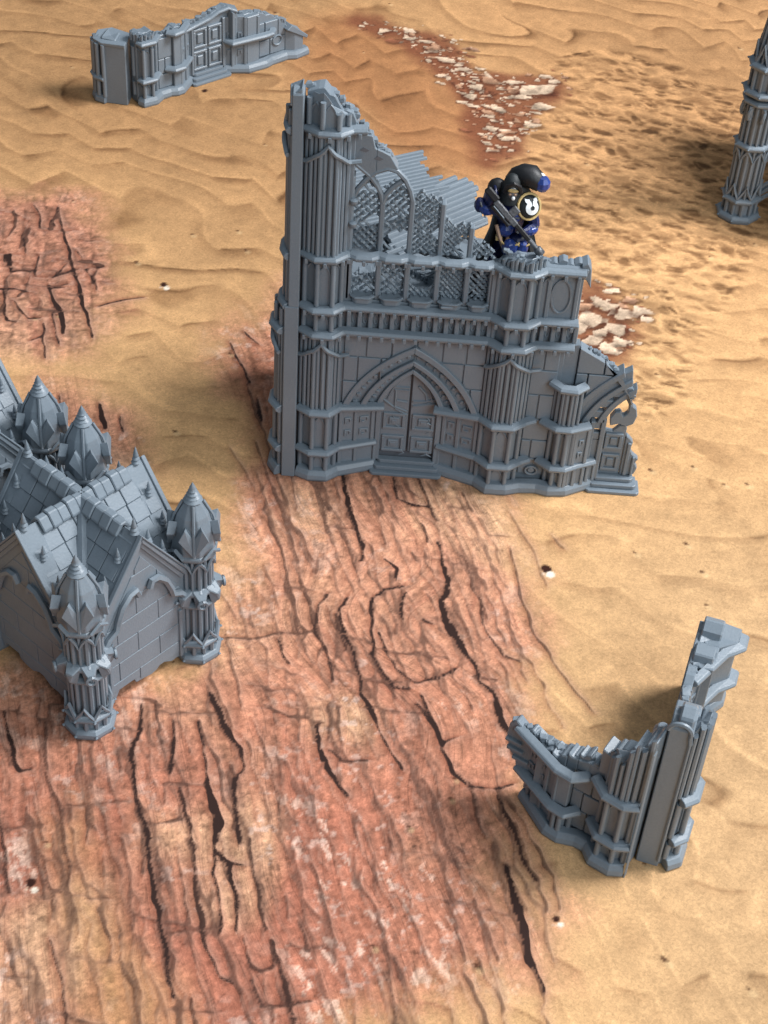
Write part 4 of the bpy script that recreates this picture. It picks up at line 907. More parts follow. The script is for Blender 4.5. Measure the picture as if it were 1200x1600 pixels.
        mb = MB(); sweep(mb, fr, [(a + .10, .06), (a + .25, .2), (b - .25, .2), (b - .10, .06)], [(-.04, -.03), (.05, -.03), (.07, .02), (.03, .05), (-.04, .05)], 7.38); mb.build('sill_rim', GREY, t)
    mb = MB(); box(mb, fr, 1.4, 6.0, -.45, .02, 7.05, 7.2); mb.build('window_sill', GREY, t, .02)
    for u in (1.45, 5.93):
        mb = MB(); box(mb, fr, u - .1, u + .08, -.4, .04, 7.2, 8.75); mb.build('mullion', GREY, t, .03)
    mb = MB(); box(mb, fr, 1.36, 1.5, -.4, .02, 9.0, 11.6); mb.build('mullion', GREY, t, .03)
    for z in (9.95, 10.75):
        mb = MB(); lathe(mb, fr(1.5, .06, z), [(.05, -.1), (.13, -.02), (.13, .08), (.05, .12)], 8); mb.build('capital', GREY, t, smooth=True)
    for u, z1 in ((2.36, 10.75), (3.26, 10.9), (4.21, 10.85), (5.14, 10.1)):
        mb = MB(); box(mb, fr, u - .09, u + .09, -.36, .0, 7.2, 8.75); mb.build('mullion', GREY, t, .04)
        mb = MB(); p = [fr(u, -.16, 8.95), fr(u, -.16, z1)]; box(mb, fr, u - .085, u + .085, -.36, -.06, 8.9, z1); mb.build('mullion', GREY, t, .04)
    for pts in ([(2.36, 10.7), (2.3, 11.0), (2.15, 11.3), (1.95, 11.58), (1.62, 11.86), (1.45, 12.0)], [(1.45, 10.8), (1.6, 11.15), (1.85, 11.5), (2.1, 11.74), (2.45, 11.9), (2.75, 11.82), (3.0, 11.55), (3.17, 11.2), (3.26, 10.85)], [(2.36, 10.7), (2.45, 11.0), (2.65, 11.28), (2.9, 11.5)]):
        arch_bar(t, fr, pts, -.12, .085, 'window_tracery')
    mb = MB(); hd = [(1.4, 11.9), (1.62, 11.8), (1.95, 11.6), (2.1, 11.74), (2.45, 11.9), (2.75, 11.82)]
    for seg_ in (([(1.4, 12.02), (1.62, 11.86), (1.95, 11.62), (2.1, 11.72)]), ([(2.1, 11.72), (2.45, 11.88), (2.75, 11.85)])):
        u0, u1 = seg_[0][0], seg_[-1][0]; tp = [(u0, interp(TOP, u0))] + [q for q in TOP if u0 < q[0] < u1] + [(u1, max(interp(TOP, u1), seg_[-1][1] + .08))]
        extr(mb, fr, seg_ + tp[::-1], -.45, -.06)
    mb.build('wall', GREY, t, .02)
    mb = MB()
    for (u, z) in ((1.72, 12.5), (2.15, 12.25)): extr(mb, fr, [(u - .13, z - .04), (u + .05, z - .09), (u + .16, z - .02), (u - .02, z + .07)], -.08, -.045)
    mb.build('bullet_scar', DARK, t, stuff=True)
    # blind panels at the right end of the upper storey
    mb = MB(); q = [fr(8.12 + .30 * math.cos(a), .12, 7.95 + .62 * math.sin(a)) for a in [2 * math.pi * k / 20 for k in range(21)]]; tube(mb, q, .045, 5); mb.build('oval_panel', GREY, t, smooth=True)
    mb = MB(); q = [(-.2, 7.2), (-.2, 8.2)] + [(x - 7.58, z) for x, z in arch_left(7.58, .2, 8.2, .4, 5)][1:] + [(.1, 8.45), (.2, 8.2), (.2, 7.2)]; tube(mb, [fr(7.62 + .6 * u, .12, z) for u, z in q], .04, 5); mb.build('lancet', GREY, t, smooth=True)
    for u in (7.72, 8.6):
        mb = MB(); box(mb, fr, u - .07, u + .07, -.1, .17, 7.12, 8.75); mb.build('rib', GREY, t, .025)
    rubble(t, fr, [(0, -.2, 14.4), (.8, -.2, 14.2), (1.4, -.2, 13.6), (2.0, -.25, 12.7), (2.7, -.25, 12.0)], 3, 'broken_edge', (.05, .13), 40)
    rubble(t, fr, [(6.0, -.2, 9.45), (6.5, .1, 9.3), (7.3, .1, 9.3), (7.6, -.2, 9.0), (8.7, -.2, 9.0)], 4, 'broken_edge', (.04, .10), 26)
    for (u0, u1, z) in ((7.62, 7.95, 9.1), (7.9, 8.2, 9.2), (8.15, 8.45, 9.08), (8.4, 8.7, 9.16)):
        mb = MB(); extr(mb, fr, [(u0, 8.95), (u1, 8.95), (u1, z - .05), ((u0 + u1) / 2, z), (u0, z - .09)], -.40, -.05); mb.build('split_course', GREY, t, .02)
    rubble(t, fr, [(8.5, -.25, 5.95), (9.4, -.25, 5.8), (10.0, -.28, 5.3), (10.5, -.28, 4.8), (10.9, -.28, 4.2), (11.1, -.3, 3.7)], 5, 'broken_edge', (.05, .13), 44)
    # upper floor, its sheets of corrugated plating and scrap
    mb = MB(); vext(mb, fr, [(.1, -.5), (8.4, -.5), (8.3, -2.0), (7.1, -2.2), (6.6, -3.2), (6.1, -4.0), (5.5, -4.1), (4.9, -4.0), (4.4, -4.6), (3.6, -5.4), (2.6, -5.6), (1.4, -5.2), (.1, -5.4)], 6.85, 7.2); mb.build('upper_floor', GREY, t, .03)
    r = random.Random(21); ax = Vector((.80, .60, 0)).normalized(); ay = Vector((-ax.y, ax.x, 0))
    for k in range(10):                                  # two sheets of corrugated plating lying over the gap
        e = Vector((5.72, 3.85, 0)) + ay * (.27 * k) + ax * (.085 * k + [0, -.12, .05, .1, -.05, .12, .3, .22, .1, -.25][k]); L0 = -3.4 - r.uniform(0, .5)
        fp = Frame(e + Vector((0, 0, 8.12 + .012 * k)), ax, ay); mb = MB(); pts = [(-.135, 0), (-.08, .09), (.04, .09), (.10, 0), (.135, -.01), (.135, -.06), (-.135, -.06)]
        vs = [fp(L0, w, zz - .35) for w, zz in pts] + [fp(0, w, zz) for w, zz in pts]; n = len(pts)
        mb.add(vs, [tuple(range(n)), tuple(range(n, 2 * n))] + [(q, (q + 1) % n, n + (q + 1) % n, n + q) for q in range(n)]); mb.build('corrugated_strip', GREY, t, .012)
    mb = MB(); e = Vector((5.72, 3.72, 8.02)); tube(mb, [e - ax * 2.2 - Vector((0, 0, .22)), e - ax * .9 - Vector((0, 0, .1)), e + ax * .06], .085, 7); mb.build('edge_pipe', GREY, t, smooth=True)
    for k in range(17):
        ax2 = Vector((.90, .44, 0)).normalized(); ay2 = Vector((-ax2.y, ax2.x, 0)); e = Vector((3.55, 5.05, 0)) + ay2 * (.2 * k - 1.5) + ax2 * (.0 if k > 4 else -.5); fp = Frame(e + Vector((0, 0, 8.5 + .008 * k)), ax2, ay2); mb = MB(); l1 = .55 + r.uniform(-.25, .25)
        vs = [fp(x, w, zz + x * .05) for x in (-3.0 - r.uniform(0, .4), l1) for w, zz in ((-.085, -.04), (-.05, .05), (.04, .05), (.085, -.04))]
        mb.add(vs, [(0, 1, 2, 3), (4, 5, 6, 7)] + [(q, (q + 1) % 4, 4 + (q + 1) % 4, 4 + q) for q in range(4)]); mb.build('corrugated_strip', GREY, t, .012)
    for k in range(22):
        a = r.uniform(0, 3.1); fp = Frame((r.uniform(1.6, 5.6), r.uniform(.8, 3.2), 7.25 + r.uniform(.05, .5)), (math.cos(a), math.sin(a), 0), (-math.sin(a), math.cos(a), 0)); mb = MB(); l = r.uniform(.5, 1.3); b = r.uniform(.06, .22)
        vs = [fp(x, w, zz + x * .12) for x in (-l, l) for w, zz in ((-b, 0), (b, 0), (b, .08), (-b, .08))]; mb.add(vs, [(0, 1, 2, 3), (4, 5, 6, 7)] + [(i, (i + 1) % 4, 4 + (i + 1) % 4, 4 + i) for i in range(4)]); mb.build('fallen_beam', GREY, t, .02)
    rubble(t, Frame((0, 0, 0), (1, 0, 0), (0, -1, 0)), [(1.5, -1, 7.28), (3, -2.2, 7.28), (4.2, -1.2, 7.28), (5.8, -2.4, 7.28)], 9, 'rubble', (.06, .22), 160)
    # return wall running back from the left corner
    f2 = Frame((-.5, 0, 0), (0, -1, 0), (-1, 0, 0)); RT = ragged([(-5.5, 3.0), (-4.2, 4.6), (-3.0, 6.4), (-2.0, 8.6), (-1.2, 11.6), (-.7, 13.0), (-.3, 14.0), (.0, 14.5), (.5, 14.4)], .2, .12, 17)
    mb = MB(); extr(mb, f2, under([(u, min(z, 7.05)) for u, z in RT], -5.5, .5, 0), -.44, .02); extr(mb, f2, under(RT, -2.6, .5, 7.05), -.44, -.10); mb.build('side_wall', GREY, t, .03, stuff=True)
    S = [(-.75, .02), (-.45, .36), (-.02, .36), (.36, .12)]
    S2 = [(-.65, -.06), (-.42, .10), (-.04, .10), (.34, -.04)]
    buttress(t, f2, S, [(.38, 1.05, 'posts'), (1.3, 2.75, 'posts'), (3.0, 5.9, 'flutes'), (6.2, 6.85, 'posts')], 7.0, 8, .02, ((5.7, .6, 0),), back=-.1)
    buttress(t, f2, S2, [(7.15, 8.7, 'posts'), (9.0, 13.0, 'flutes'), (13.3, 13.8, 'posts')], lambda u: interp(RT, u) - .5, 9, .15, ((12.8, .5, 0),), back=-.1)
    for z in (1.16, 2.86, 6.05): band(t, f2, [(-.9, .04), (-.47, .36), (.0, .38), (.44, .10)], z)
    for z, k in ((7.0, .12), (8.87, .08), (13.2, .02)): band(t, f2, [(-.8, -.06), (-.45, k), (.0, k), (.42, -.08)], z)
    band(t, f2, [(-3.5, .1), (-.9, .1), (-.47, .40), (.0, .42), (.44, .16)], 0, PLINTH, 'plinth')
    mb = MB(); vext(mb, Frame((0, 0, 0), (1, 0, 0), (0, 1, 0)), [(-.46, -.46), (-.1, -.46), (-.1, .0), (-.5, .0)], 14.0, [14.35, 14.6, 14.7, 14.5]); mb.build('broken_top', GREY, t, .03)
    mb = MB(); box(mb, fr, -.1, .02, -.46, -.05, .05, 13.9); mb.build('seam_shade', DARK, t)  # added dark strip standing in for the shade of the open seam
    return t
main_ruin()

# ------------------------------------------------------------------ low corner ruins and the tower at the right
def low_stages(): return [(.38, 1.02, 'posts'), (1.3, 2.72, 'posts'), (3.0, 5.9, 'flutes')]
def corner_ruin():
    t = thing('ruined_corner', 'low L-shaped grey ruin on sand, its right wall split off at the seam', 'model ruin', (7.45, -14.0, 0))
    # left wall, seen from outside; u runs to the corner
    U = Vector((.861, -.508, 0)); Wn = Vector((-.508, -.861, 0)); cor = Vector((-.06, .25, 0)) - Wn * .0
    fr = Frame(cor - U * 4.3, U, Wn)
    TOP = ragged([(0, 2.75), (.25, 3.0), (.55, 2.75), (.75, 2.95), (1.1, 2.75), (1.6, 2.85), (1.9, 2.95), (2.2, 3.15), (2.6, 3.2), (2.88, 3.2), (2.95, 3.85), (3.2, 4.0), (3.45, 4.3), (3.75, 4.35), (3.85, 4.85), (4.1, 5.0), (4.35, 5.25)], .16, .10, 2)
    mb = MB(); p = under(TOP, 1.1, 4.32, 0); extr(mb, fr, p, -.5, -.06); mb.build('wall', GREY, t, .025)
    lo = [(.05, 2.75), (.0, 2.3), (.12, 2.05), (.05, 1.8), (.35, 1.55), (.4, 1.25), (.75, 1.05), (.95, .9), (.9, .6), (1.12, .4), (1.12, 0), (1.3, 0), (1.3, 2.8), (1.1, 2.75), (.75, 2.95), (.55, 2.75), (.25, 3.0)]
    mb = MB(); extr(mb, fr, lo, -.62, -.30); mb.build('broken_wall', GREY, t, .03)
    buttress(t, fr, [(3.15, .08), (3.45, .45), (3.95, .48), (4.3, .26)], low_stages(), lambda u: interp(TOP, u) + .1, 6, .3)
    buttress(t, fr, [(1.78, .02), (2.0, .34), (2.28, .36), (2.5, .06)], [(.38, 1.02, 'posts')], 1.2, 7, .05)
    band(t, fr, [(.72, -.36), (1.9, .36), (2.3, .40), (2.75, .22), (3.1, .22), (3.42, .52), (3.98, .54), (4.32, .34)], 0, PLINTH, 'plinth')
    band(t, fr, [(.45, -.36), (1.9, .32), (2.32, .36), (2.62, .0)], 1.16); band(t, fr, [(3.0, .05), (3.44, .46), (3.98, .48), (4.32, .28)], 1.16)
    band(t, fr, [(.30, -.34), (1.9, .32), (2.36, .36), (2.75, .02)], 2.72); band(t, fr, [(2.9, .05), (3.42, .46), (3.98, .48), (4.32, .28)], 2.86)
    splay(t, fr, (.7, -.42), (1.95, .18), .34, 1.05, (.15, .6, 1), False); splay(t, fr, (.5, -.46), (1.95, .18), 1.28, 2.62, (.1, .45, .75, 1))
    mb = MB(); extr(mb, fr, [(1.9, 1.25), (2.3, 1.25), (2.3, 2.65), (1.9, 2.65)], -.1, .2); mb.build('pilaster', GREY, t, .03)
    ashlar(t, fr, [.42, 1.2, 1.95, 2.75, 3.3], 2.3, 3.2, TOP, seed=3, w0=-.1, w1=.02, bw=.62)
    for z, u0 in ((2.2, .02), (1.9, .1), (1.6, .3)):
        mb = MB(); box(mb, fr, u0, u0 + .5, -.34, -.2, z - .06, z + .06); mb.build('broken_moulding', GREY, t, .02)
    r = random.Random(4)
    for (u0, u1, z0, z1, w0, w1) in ((1.55, 2.0, 2.95, 3.05, -.5, .05), (2.0, 2.32, 3.2, 3.12, -.48, .02), (2.3, 2.62, 3.3, 3.42, -.5, -.05), (2.6, 2.9, 3.2, 3.28, -.44, .0), (2.95, 3.5, 4.12, 4.2, -.5, .12), (3.48, 3.82, 4.32, 4.42, -.5, .30), (3.8, 4.1, 4.95, 5.05, -.52, .28), (4.08, 4.34, 5.2, 5.4, -.5, .2)):
        mb = MB(); um = (u0 + u1) / 2; extr(mb, fr, [(u0, z0 - .9), (u1, z0 - .9), (u1, z1), (um + .06, z1 + r.uniform(-.06, .06)), (um - .04, z0 + r.uniform(-.12, .02)), (u0, z0)], w0, w1); mb.build('split_course', GREY, t, .03)
    rubble(t, fr, [(.1, -.45, 2.85), (.7, -.45, 2.85), (1.2, -.3, 2.8), (2.0, -.25, 2.95), (3.0, -.2, 3.4), (3.6, 0, 4.3), (4.2, 0, 5.0)], 7, 'broken_edge', (.05, .12), 50)
    # right wall, running away from the viewer
    U2 = Vector((.272, .962, 0)); W2 = Vector((.962, -.272, 0)); f2 = Frame(Vector((.78, .28, 0)), U2, W2)
    RT = ragged([(0, 5.6), (.3, 5.85), (.7, 5.75), (1.1, 5.5), (1.25, 4.6), (1.6, 3.9), (2.0, 3.35), (2.7, 3.0), (3.4, 2.75), (4.2, 2.7), (4.8, 2.85), (5.3, 2.75), (5.6, 2.85), (6.4, 2.9), (7.0, 2.85)], .16, .09, 5)
    mb = MB(); extr(mb, f2, under(RT, 0, 1.5, 0), -.62, .0); mb.build('wall', GREY, t, .03)
    mb = MB(); extr(mb, f2, under(RT, 1.4, 5.3, 0), -.62, -.34); mb.build('broken_wall', GREY, t, .03)
    mb = MB(); extr(mb, f2, under(RT, 5.1, 6.95, 0), -.62, .12); mb.build('wall', GREY, t, .03)
    buttress(t, f2, [(.02, .12), (.3, .42), (.85, .46), (1.2, .1)], low_stages(), lambda u: interp(RT, u) - .05, 8, .15)
    band(t, f2, [(0, .2), (.26, .50), (.9, .52), (1.3, .2), (2.5, -.28)], 0, PLINTH, 'plinth'); band(t, f2, [(4.5, -.3), (6.0, .25), (6.5, .56), (6.95, .56)], 0, PLINTH, 'plinth')
    for z in (1.16, 2.86): band(t, f2, [(0, .18), (.28, .46), (.88, .48), (1.24, .1)], z)
    for z, k in ((1.15, .1), (2.68, .2)): band(t, f2, [(4.55, -.34), (6.0, .3), (6.45, .72), (6.95, .72)], z)
    splay(t, f2, (4.5, -.4), (6.0, .12), .34, 2.6, (0, .4, .8), True)
    mb = MB(); vext(mb, f2, [(5.95, -.5), (5.95, .1), (6.45, .6), (6.9, .62), (6.95, -.5)], .3, [2.9, 2.95, 2.85, 3.0, 3.1]); mb.build('pilaster', GREY, t, .03)
    mb = MB(); extr(mb, f2, [(6.2, 2.8), (6.95, 2.8), (6.9, 3.15), (6.6, 3.3), (6.3, 3.1)], -.5, .1); mb.build('split_course', GREY, t, .04)
    mb = MB(); extr(mb, f2, [(5.3, 2.7), (5.9, 2.8), (5.85, 3.05), (5.4, 3.0)], -.55, .05); mb.build('split_course', GREY, t, .04)
    mb = MB(); extr(mb, f2, [(.0, 5.4), (.75, 5.4), (.72, 5.95), (.45, 6.1), (.1, 5.95)], -.45, -.05); mb.build('split_course', GREY, t, .05)
    mb = MB(); extr(mb, f2, [(.55, 5.2), (1.1, 5.2), (1.05, 5.6), (.8, 5.75), (.55, 5.7)], -.5, .05); mb.build('split_course', GREY, t, .04)
    for k in range(2):
        mb = MB(); lathe(mb, f2(.75 + .35 * k, -.8, 0), [(.2, 0), (.2, 4.3 - .2 * k), (.26, 4.4 - .2 * k), (.14, 4.6 - .2 * k)], 8); mb.build('inner_shaft', GREY, t, .02)
    # rolled end of the seam and the sliver of card between the walls
    mb = MB(); q = [f2(-.02, -.34 + .30 * math.cos(a), 5.55 + .30 * math.sin(a)) for a in [math.pi * (1 - k / 10) for k in range(12)]] + [f2(-.02, -.02, 5.2)]; tube(mb, q, .065, 6); mb.build('rolled_edge', GREY, t, smooth=True)
    mb = MB(); tube(mb, [f2(-.02, -.02, z) for z in (.3, 2.9, 3.0, 5.2)], .05, 6); mb.build('seam_bead', GREY, t, smooth=True)
    mb = MB(); a = fr(4.40, .42, 0); b = fr(4.39, .26, 0); dv = Vector((.03, .0, 0)); vs = [a, b, b + Vector((0, 0, 5.2)), a + Vector((.0, .05, 5.1))]; vs += [v + dv for v in vs]
    mb.add(vs, [(0, 1, 2, 3), (4, 5, 6, 7)] + [(i, (i + 1) % 4, 4 + (i + 1) % 4, 4 + i) for i in range(4)]); mb.build('card_sliver', GREY, t)
    rubble(t, f2, [(1.3, -.4, 4.4), (2.0, -.45, 3.35), (3.4, -.48, 2.75), (5.2, -.4, 2.8), (6.8, -.2, 2.95)], 11, 'broken_edge', (.05, .13), 46)
corner_ruin()

def long_ruin():
    t = thing('ruined_facade', 'low ruined grey wall with carved square door panels at the far edge of the sand', 'model ruin', (-12.3, 26.2, 0))
    U = Vector((.742, .670, 0)); Wn = Vector((.670, -.742, 0)); fr = Frame(-Wn * .30, U, Wn)
    TOP = ragged([(0, 3.35), (.4, 3.3), (.8, 3.35), (1.25, 2.95), (1.7, 2.85), (2.05, 3.15), (2.5, 3.0), (2.6, 2.7), (2.85, 2.6), (3.3, 2.85), (4.1, 3.0), (4.5, 3.2), (5.05, 3.3), (5.4, 3.15), (5.6, 2.7), (5.9, 2.75), (6.4, 2.7), (7.4, 2.4), (8.1, 1.85), (8.5, 1.6), (9.3, .95)], .2, .09, 6)
    mb = MB(); extr(mb, fr, under(TOP, 0, 2.6, 0), -.55, -.05); mb.build('wall', GREY, t, .025)
    mb = MB(); extr(mb, fr, under(TOP, 2.5, 5.35, 0), -.75, -.34); mb.build('door_wall', GREY, t, .025)
    mb = MB(); extr(mb, fr, under(TOP, 5.2, 9.3, 0), -.5, -.05); mb.build('wall', GREY, t, .025)
    buttress(t, fr, [(-.1, -.3), (.08, .36), (.6, .42), (1.05, .05)], low_stages(), lambda u: interp(TOP, u), 3, .12, back=-.5)
    band(t, fr, [(-.02, .1), (.06, .42), (.66, .46), (1.1, .22), (1.6, .2), (1.9, .32), (2.2, .3), (3.12, -.32)], 0, PLINTH, 'plinth')
    band(t, fr, [(4.9, -.32), (5.9, .32), (6.9, .36), (7.3, .25), (8.2, .22), (8.6, .4), (9.4, .3)], 0, PLINTH, 'plinth')
    band(t, fr, [(.02, .1), (.07, .40), (.64, .44), (1.1, .04)], 1.2); band(t, fr, [(.02, .1), (.07, .40), (.64, .44), (1.1, .04)], 3.0)
    band(t, fr, [(1.5, .0), (1.8, .34), (2.25, .32), (3.05, -.30)], 1.28); band(t, fr, [(1.6, .0), (1.85, .3), (2.25, .26), (2.9, -.25)], 3.0)
    band(t, fr, [(4.95, -.30), (5.1, .2), (6.8, .36), (7.2, .32), (7.55, .0)], 1.62)
    splay(t, fr, (2.2, .15), (3.12, -.38), .34, 2.85, (0, .5, 1)); splay(t, fr, (4.9, -.38), (5.9, .16), .34, 2.75, (0, .5, 1))
    mb = MB(); box(mb, fr, 1.85, 2.25, -.1, .18, .3, 3.05); box(mb, fr, 5.9, 6.6, -.1, .2, .3, 2.7); mb.build('pilaster', GREY, t, .03, stuff=True)
    ashlar(t, fr, [.4, 1.1, 1.85, 2.85], 1.08, 1.85, TOP, seed=3, w1=.04, bw=.7); ashlar(t, fr, [.4, 1.2, 2.1], 6.7, 8.3, TOP, seed=4, w1=.04, bw=.7)
    for i in range(2):
        for k in range(2):
            za, zb = .55 + 1.08 * k, 1.5 + 1.08 * k; u0 = 3.22 + .82 * i; u1 = u0 + .74; e = .12; mb = MB()
            for q0, q1, r0, r1 in ((u0, u1, za, za + e), (u0, u1, zb - e, zb), (u0, u0 + e, za + e, zb - e), (u1 - e, u1, za + e, zb - e)): box(mb, fr, q0, q1, -.38, -.24, r0, r1)
            f = mb.build('door_frame', GREY, t, .025); mb = MB(); box(mb, fr, u0 + .22, u1 - .22, -.38, -.25, za + .25, zb - .25); mb.build('door_boss', GREY, f, .03)
    for (u0, u1) in ((3.08, 3.2), (4.8, 4.95)):
        mb = MB(); box(mb, fr, u0, u1, -.5, -.2, .4, min(interp(TOP, u0), 2.8)); mb.build('door_jamb', GREY, t, .02)
    steps(t, fr, 3.18, 4.85, -.5, -.18)
    mb = MB(); sweep(mb, fr, [(2.75, -.2), (3.3, -.22), (4.1, -.2), (4.6, -.2), (5.1, -.15), (5.5, .0)], [(-.5, -.08), (.04, -.08), (.08, 0), (.0, .08), (-.5, .10)], 3.22)
    mb.v = [(x, y, z + interp([(2.7, -.55), (3.3, -.45), (4.1, -.28), (4.6, -.08), (5.1, .0), (5.5, -.2)], (Vector((x, y, 0)) - fr.o).dot(fr.U))) for x, y, z in mb.v]; mb.build('broken_hood', GREY, t, .03)
    mb = MB(); extr(mb, fr, [(5.15, 1.75), (5.3, 1.75), (5.3, 3.0), (5.15, 3.1)], -.3, .1); extr(mb, fr, [(6.45, 1.75), (6.6, 1.75), (6.6, 2.6), (6.45, 2.65)], -.1, .25); mb.build('rib', GREY, t, .02, stuff=True)
    mb = MB(); q = [fr(7.75 + .26 * math.cos(a), .06, 1.05 + .24 * math.sin(a)) for a in [2 * math.pi * k / 14 for k in range(15)]]; tube(mb, q, .05, 5); mb.build('roundel', GREY, t, smooth=True)
    mb = MB(); vext(mb, fr, [(8.2, -.5), (8.2, .06), (8.6, .3), (9.1, .3), (9.35, -.1), (9.35, -.5)], .3, [1.75, 1.7, 1.45, 1.2, .95, 1.1]); mb.build('pilaster', GREY, t, .03)
    mb = MB(); extr(mb, fr, [(8.1, 1.55), (9.3, .85), (9.35, 1.0), (8.4, 1.75)], -.45, .38); mb.build('fallen_capping', GREY, t, .03)
    rubble(t, fr, [(.2, 0, 3.3), (1.2, -.2, 2.95), (2.4, -.3, 3.05), (3.3, -.5, 2.9), (4.6, -.5, 3.25), (5.8, -.3, 2.8), (7.4, -.2, 2.4), (8.4, 0, 1.7)], 3, 'broken_edge', (.05, .15), 60)
    # return stub at the left, parted by a dark seam
    f2 = Frame(Vector((-.55, .0, 0)), Vector((1, -.06, 0)), Vector((-.06, -1, 0))); top = [2.95, 2.9, 2.95, 3.05, 3.1, 3.0]
    mb = MB(); vext(mb, f2, [(-1.15, .0), (-.1, .06), (-.1, -1.15), (-1.0, -1.35), (-1.55, -.9), (-1.6, -.45)], 0, top); mb.build('return_wall', GREY, t, .03)
    S = [(-1.72, -1.0), (-1.74, -.52), (-1.52, -.12), (-1.10, .06)]
    for z, pr, nm in ((0, PLINTH, 'plinth'), (1.2, STRING, 'string_course')): band(t, f2, S, z, pr, nm)
    for a in range(5):
        u, w, nx_, ny_ = along(S, .1 + plen(S) * a / 4.4); mb = MB(); cyl(mb, f2, u, w, .35, 2.85, .1, 8); mb.build('colonnette', GREY, t, smooth=True)
    mb = MB(); vext(mb, f2, [(-1.25, -.2), (-.55, -.15), (-.5, -.85), (-1.1, -1.0)], 2.8, [3.12, 3.06, 3.12, 3.2]); mb.build('broken_top', GREY, t, .06)
    mb = MB(); sweep(mb, f2, [(-1.64, -.75), (-1.56, -.3), (-1.15, .02), (-.1, .08)], [(-.2, -.1), (.06, -.1), (.08, .05), (-.2, .1)], 2.92); mb.build('capping', GREY, t, .02)
long_ruin()

def oct_path(r, a0=0, a1=360, n=8, rot=22.5): return [(r * math.cos(math.radians(rot + 360 * k / n)), r * math.sin(math.radians(rot + 360 * k / n))) for k in range(n)]
def shaft(par, c, r, z0, z1, n, rod=.08, r1=None, name='fluted_shaft', phase=0):
    mb = MB(); r1 = r if r1 is None else r1
    lathe(mb, c, [(r - .05, z0), (r1 - .05, z1)], 16)
    for k in range(n):
        a = 2 * math.pi * (k + phase) / n; p = [(c[0] + q * math.cos(a), c[1] + q * math.sin(a), c[2] + z) for q, z in ((r, z0), (r1, z1))]; tube(mb, p, rod * (1 if k % 2 else .8), 6)
    return mb.build(name, GREY, par, smooth=True)
def ring(par, c, r, z, h=.26, bulge=.13, n=8, name='ring_moulding', beads=0):
    mb = MB(); lathe(mb, c, [(r - .1, z - h / 2), (r + bulge * .6, z - h / 2), (r + bulge, z - h * .1), (r + bulge * .9, z + h * .2), (r, z + h / 2), (r - .1, z + h / 2)], n, math.pi / n)
    o = mb.build(name, GREY, par, .025)
    if beads:
        mb = MB()
        for k in range(n):
            a = math.pi / n + 2 * math.pi * k / n; q = r + bulge; p = Vector((c[0] + q * math.cos(a), c[1] + q * math.sin(a), c[2] + z)); s = .07
            mb.add([p + Vector(d) * s for d in ((1, 0, 0), (-1, 0, 0), (0, 1, 0), (0, -1, 0), (0, 0, 1), (0, 0, -1))], [(0, 2, 4), (2, 1, 4), (1, 3, 4), (3, 0, 4), (2, 0, 5), (1, 2, 5), (3, 1, 5), (0, 3, 5)])
        mb.build('bead', GREY, o, .01, stuff=True)
    return o
def gablet_ring(par, c, r, z, h, n=8, rot=0):
    for k in range(n):
        a0 = rot + 2 * math.pi * k / n; a1 = rot + 2 * math.pi * (k + 1) / n; mb = MB(); am = (a0 + a1) / 2; rc = r * math.cos(math.pi / n)
        P = lambda a, q, zz: Vector((c[0] + q * math.cos(a), c[1] + q * math.sin(a), c[2] + zz))
        tube(mb, [P(a0, r, z), P(a0 + (am - a0) * .55, rc * 1.03, z + h * .45), P(am, rc + .03, z + h), P(a1 - (a1 - am) * .55, rc * 1.03, z + h * .45), P(a1, r, z)], .055, 5); mb.build('gablet', GREY, par, smooth=True)

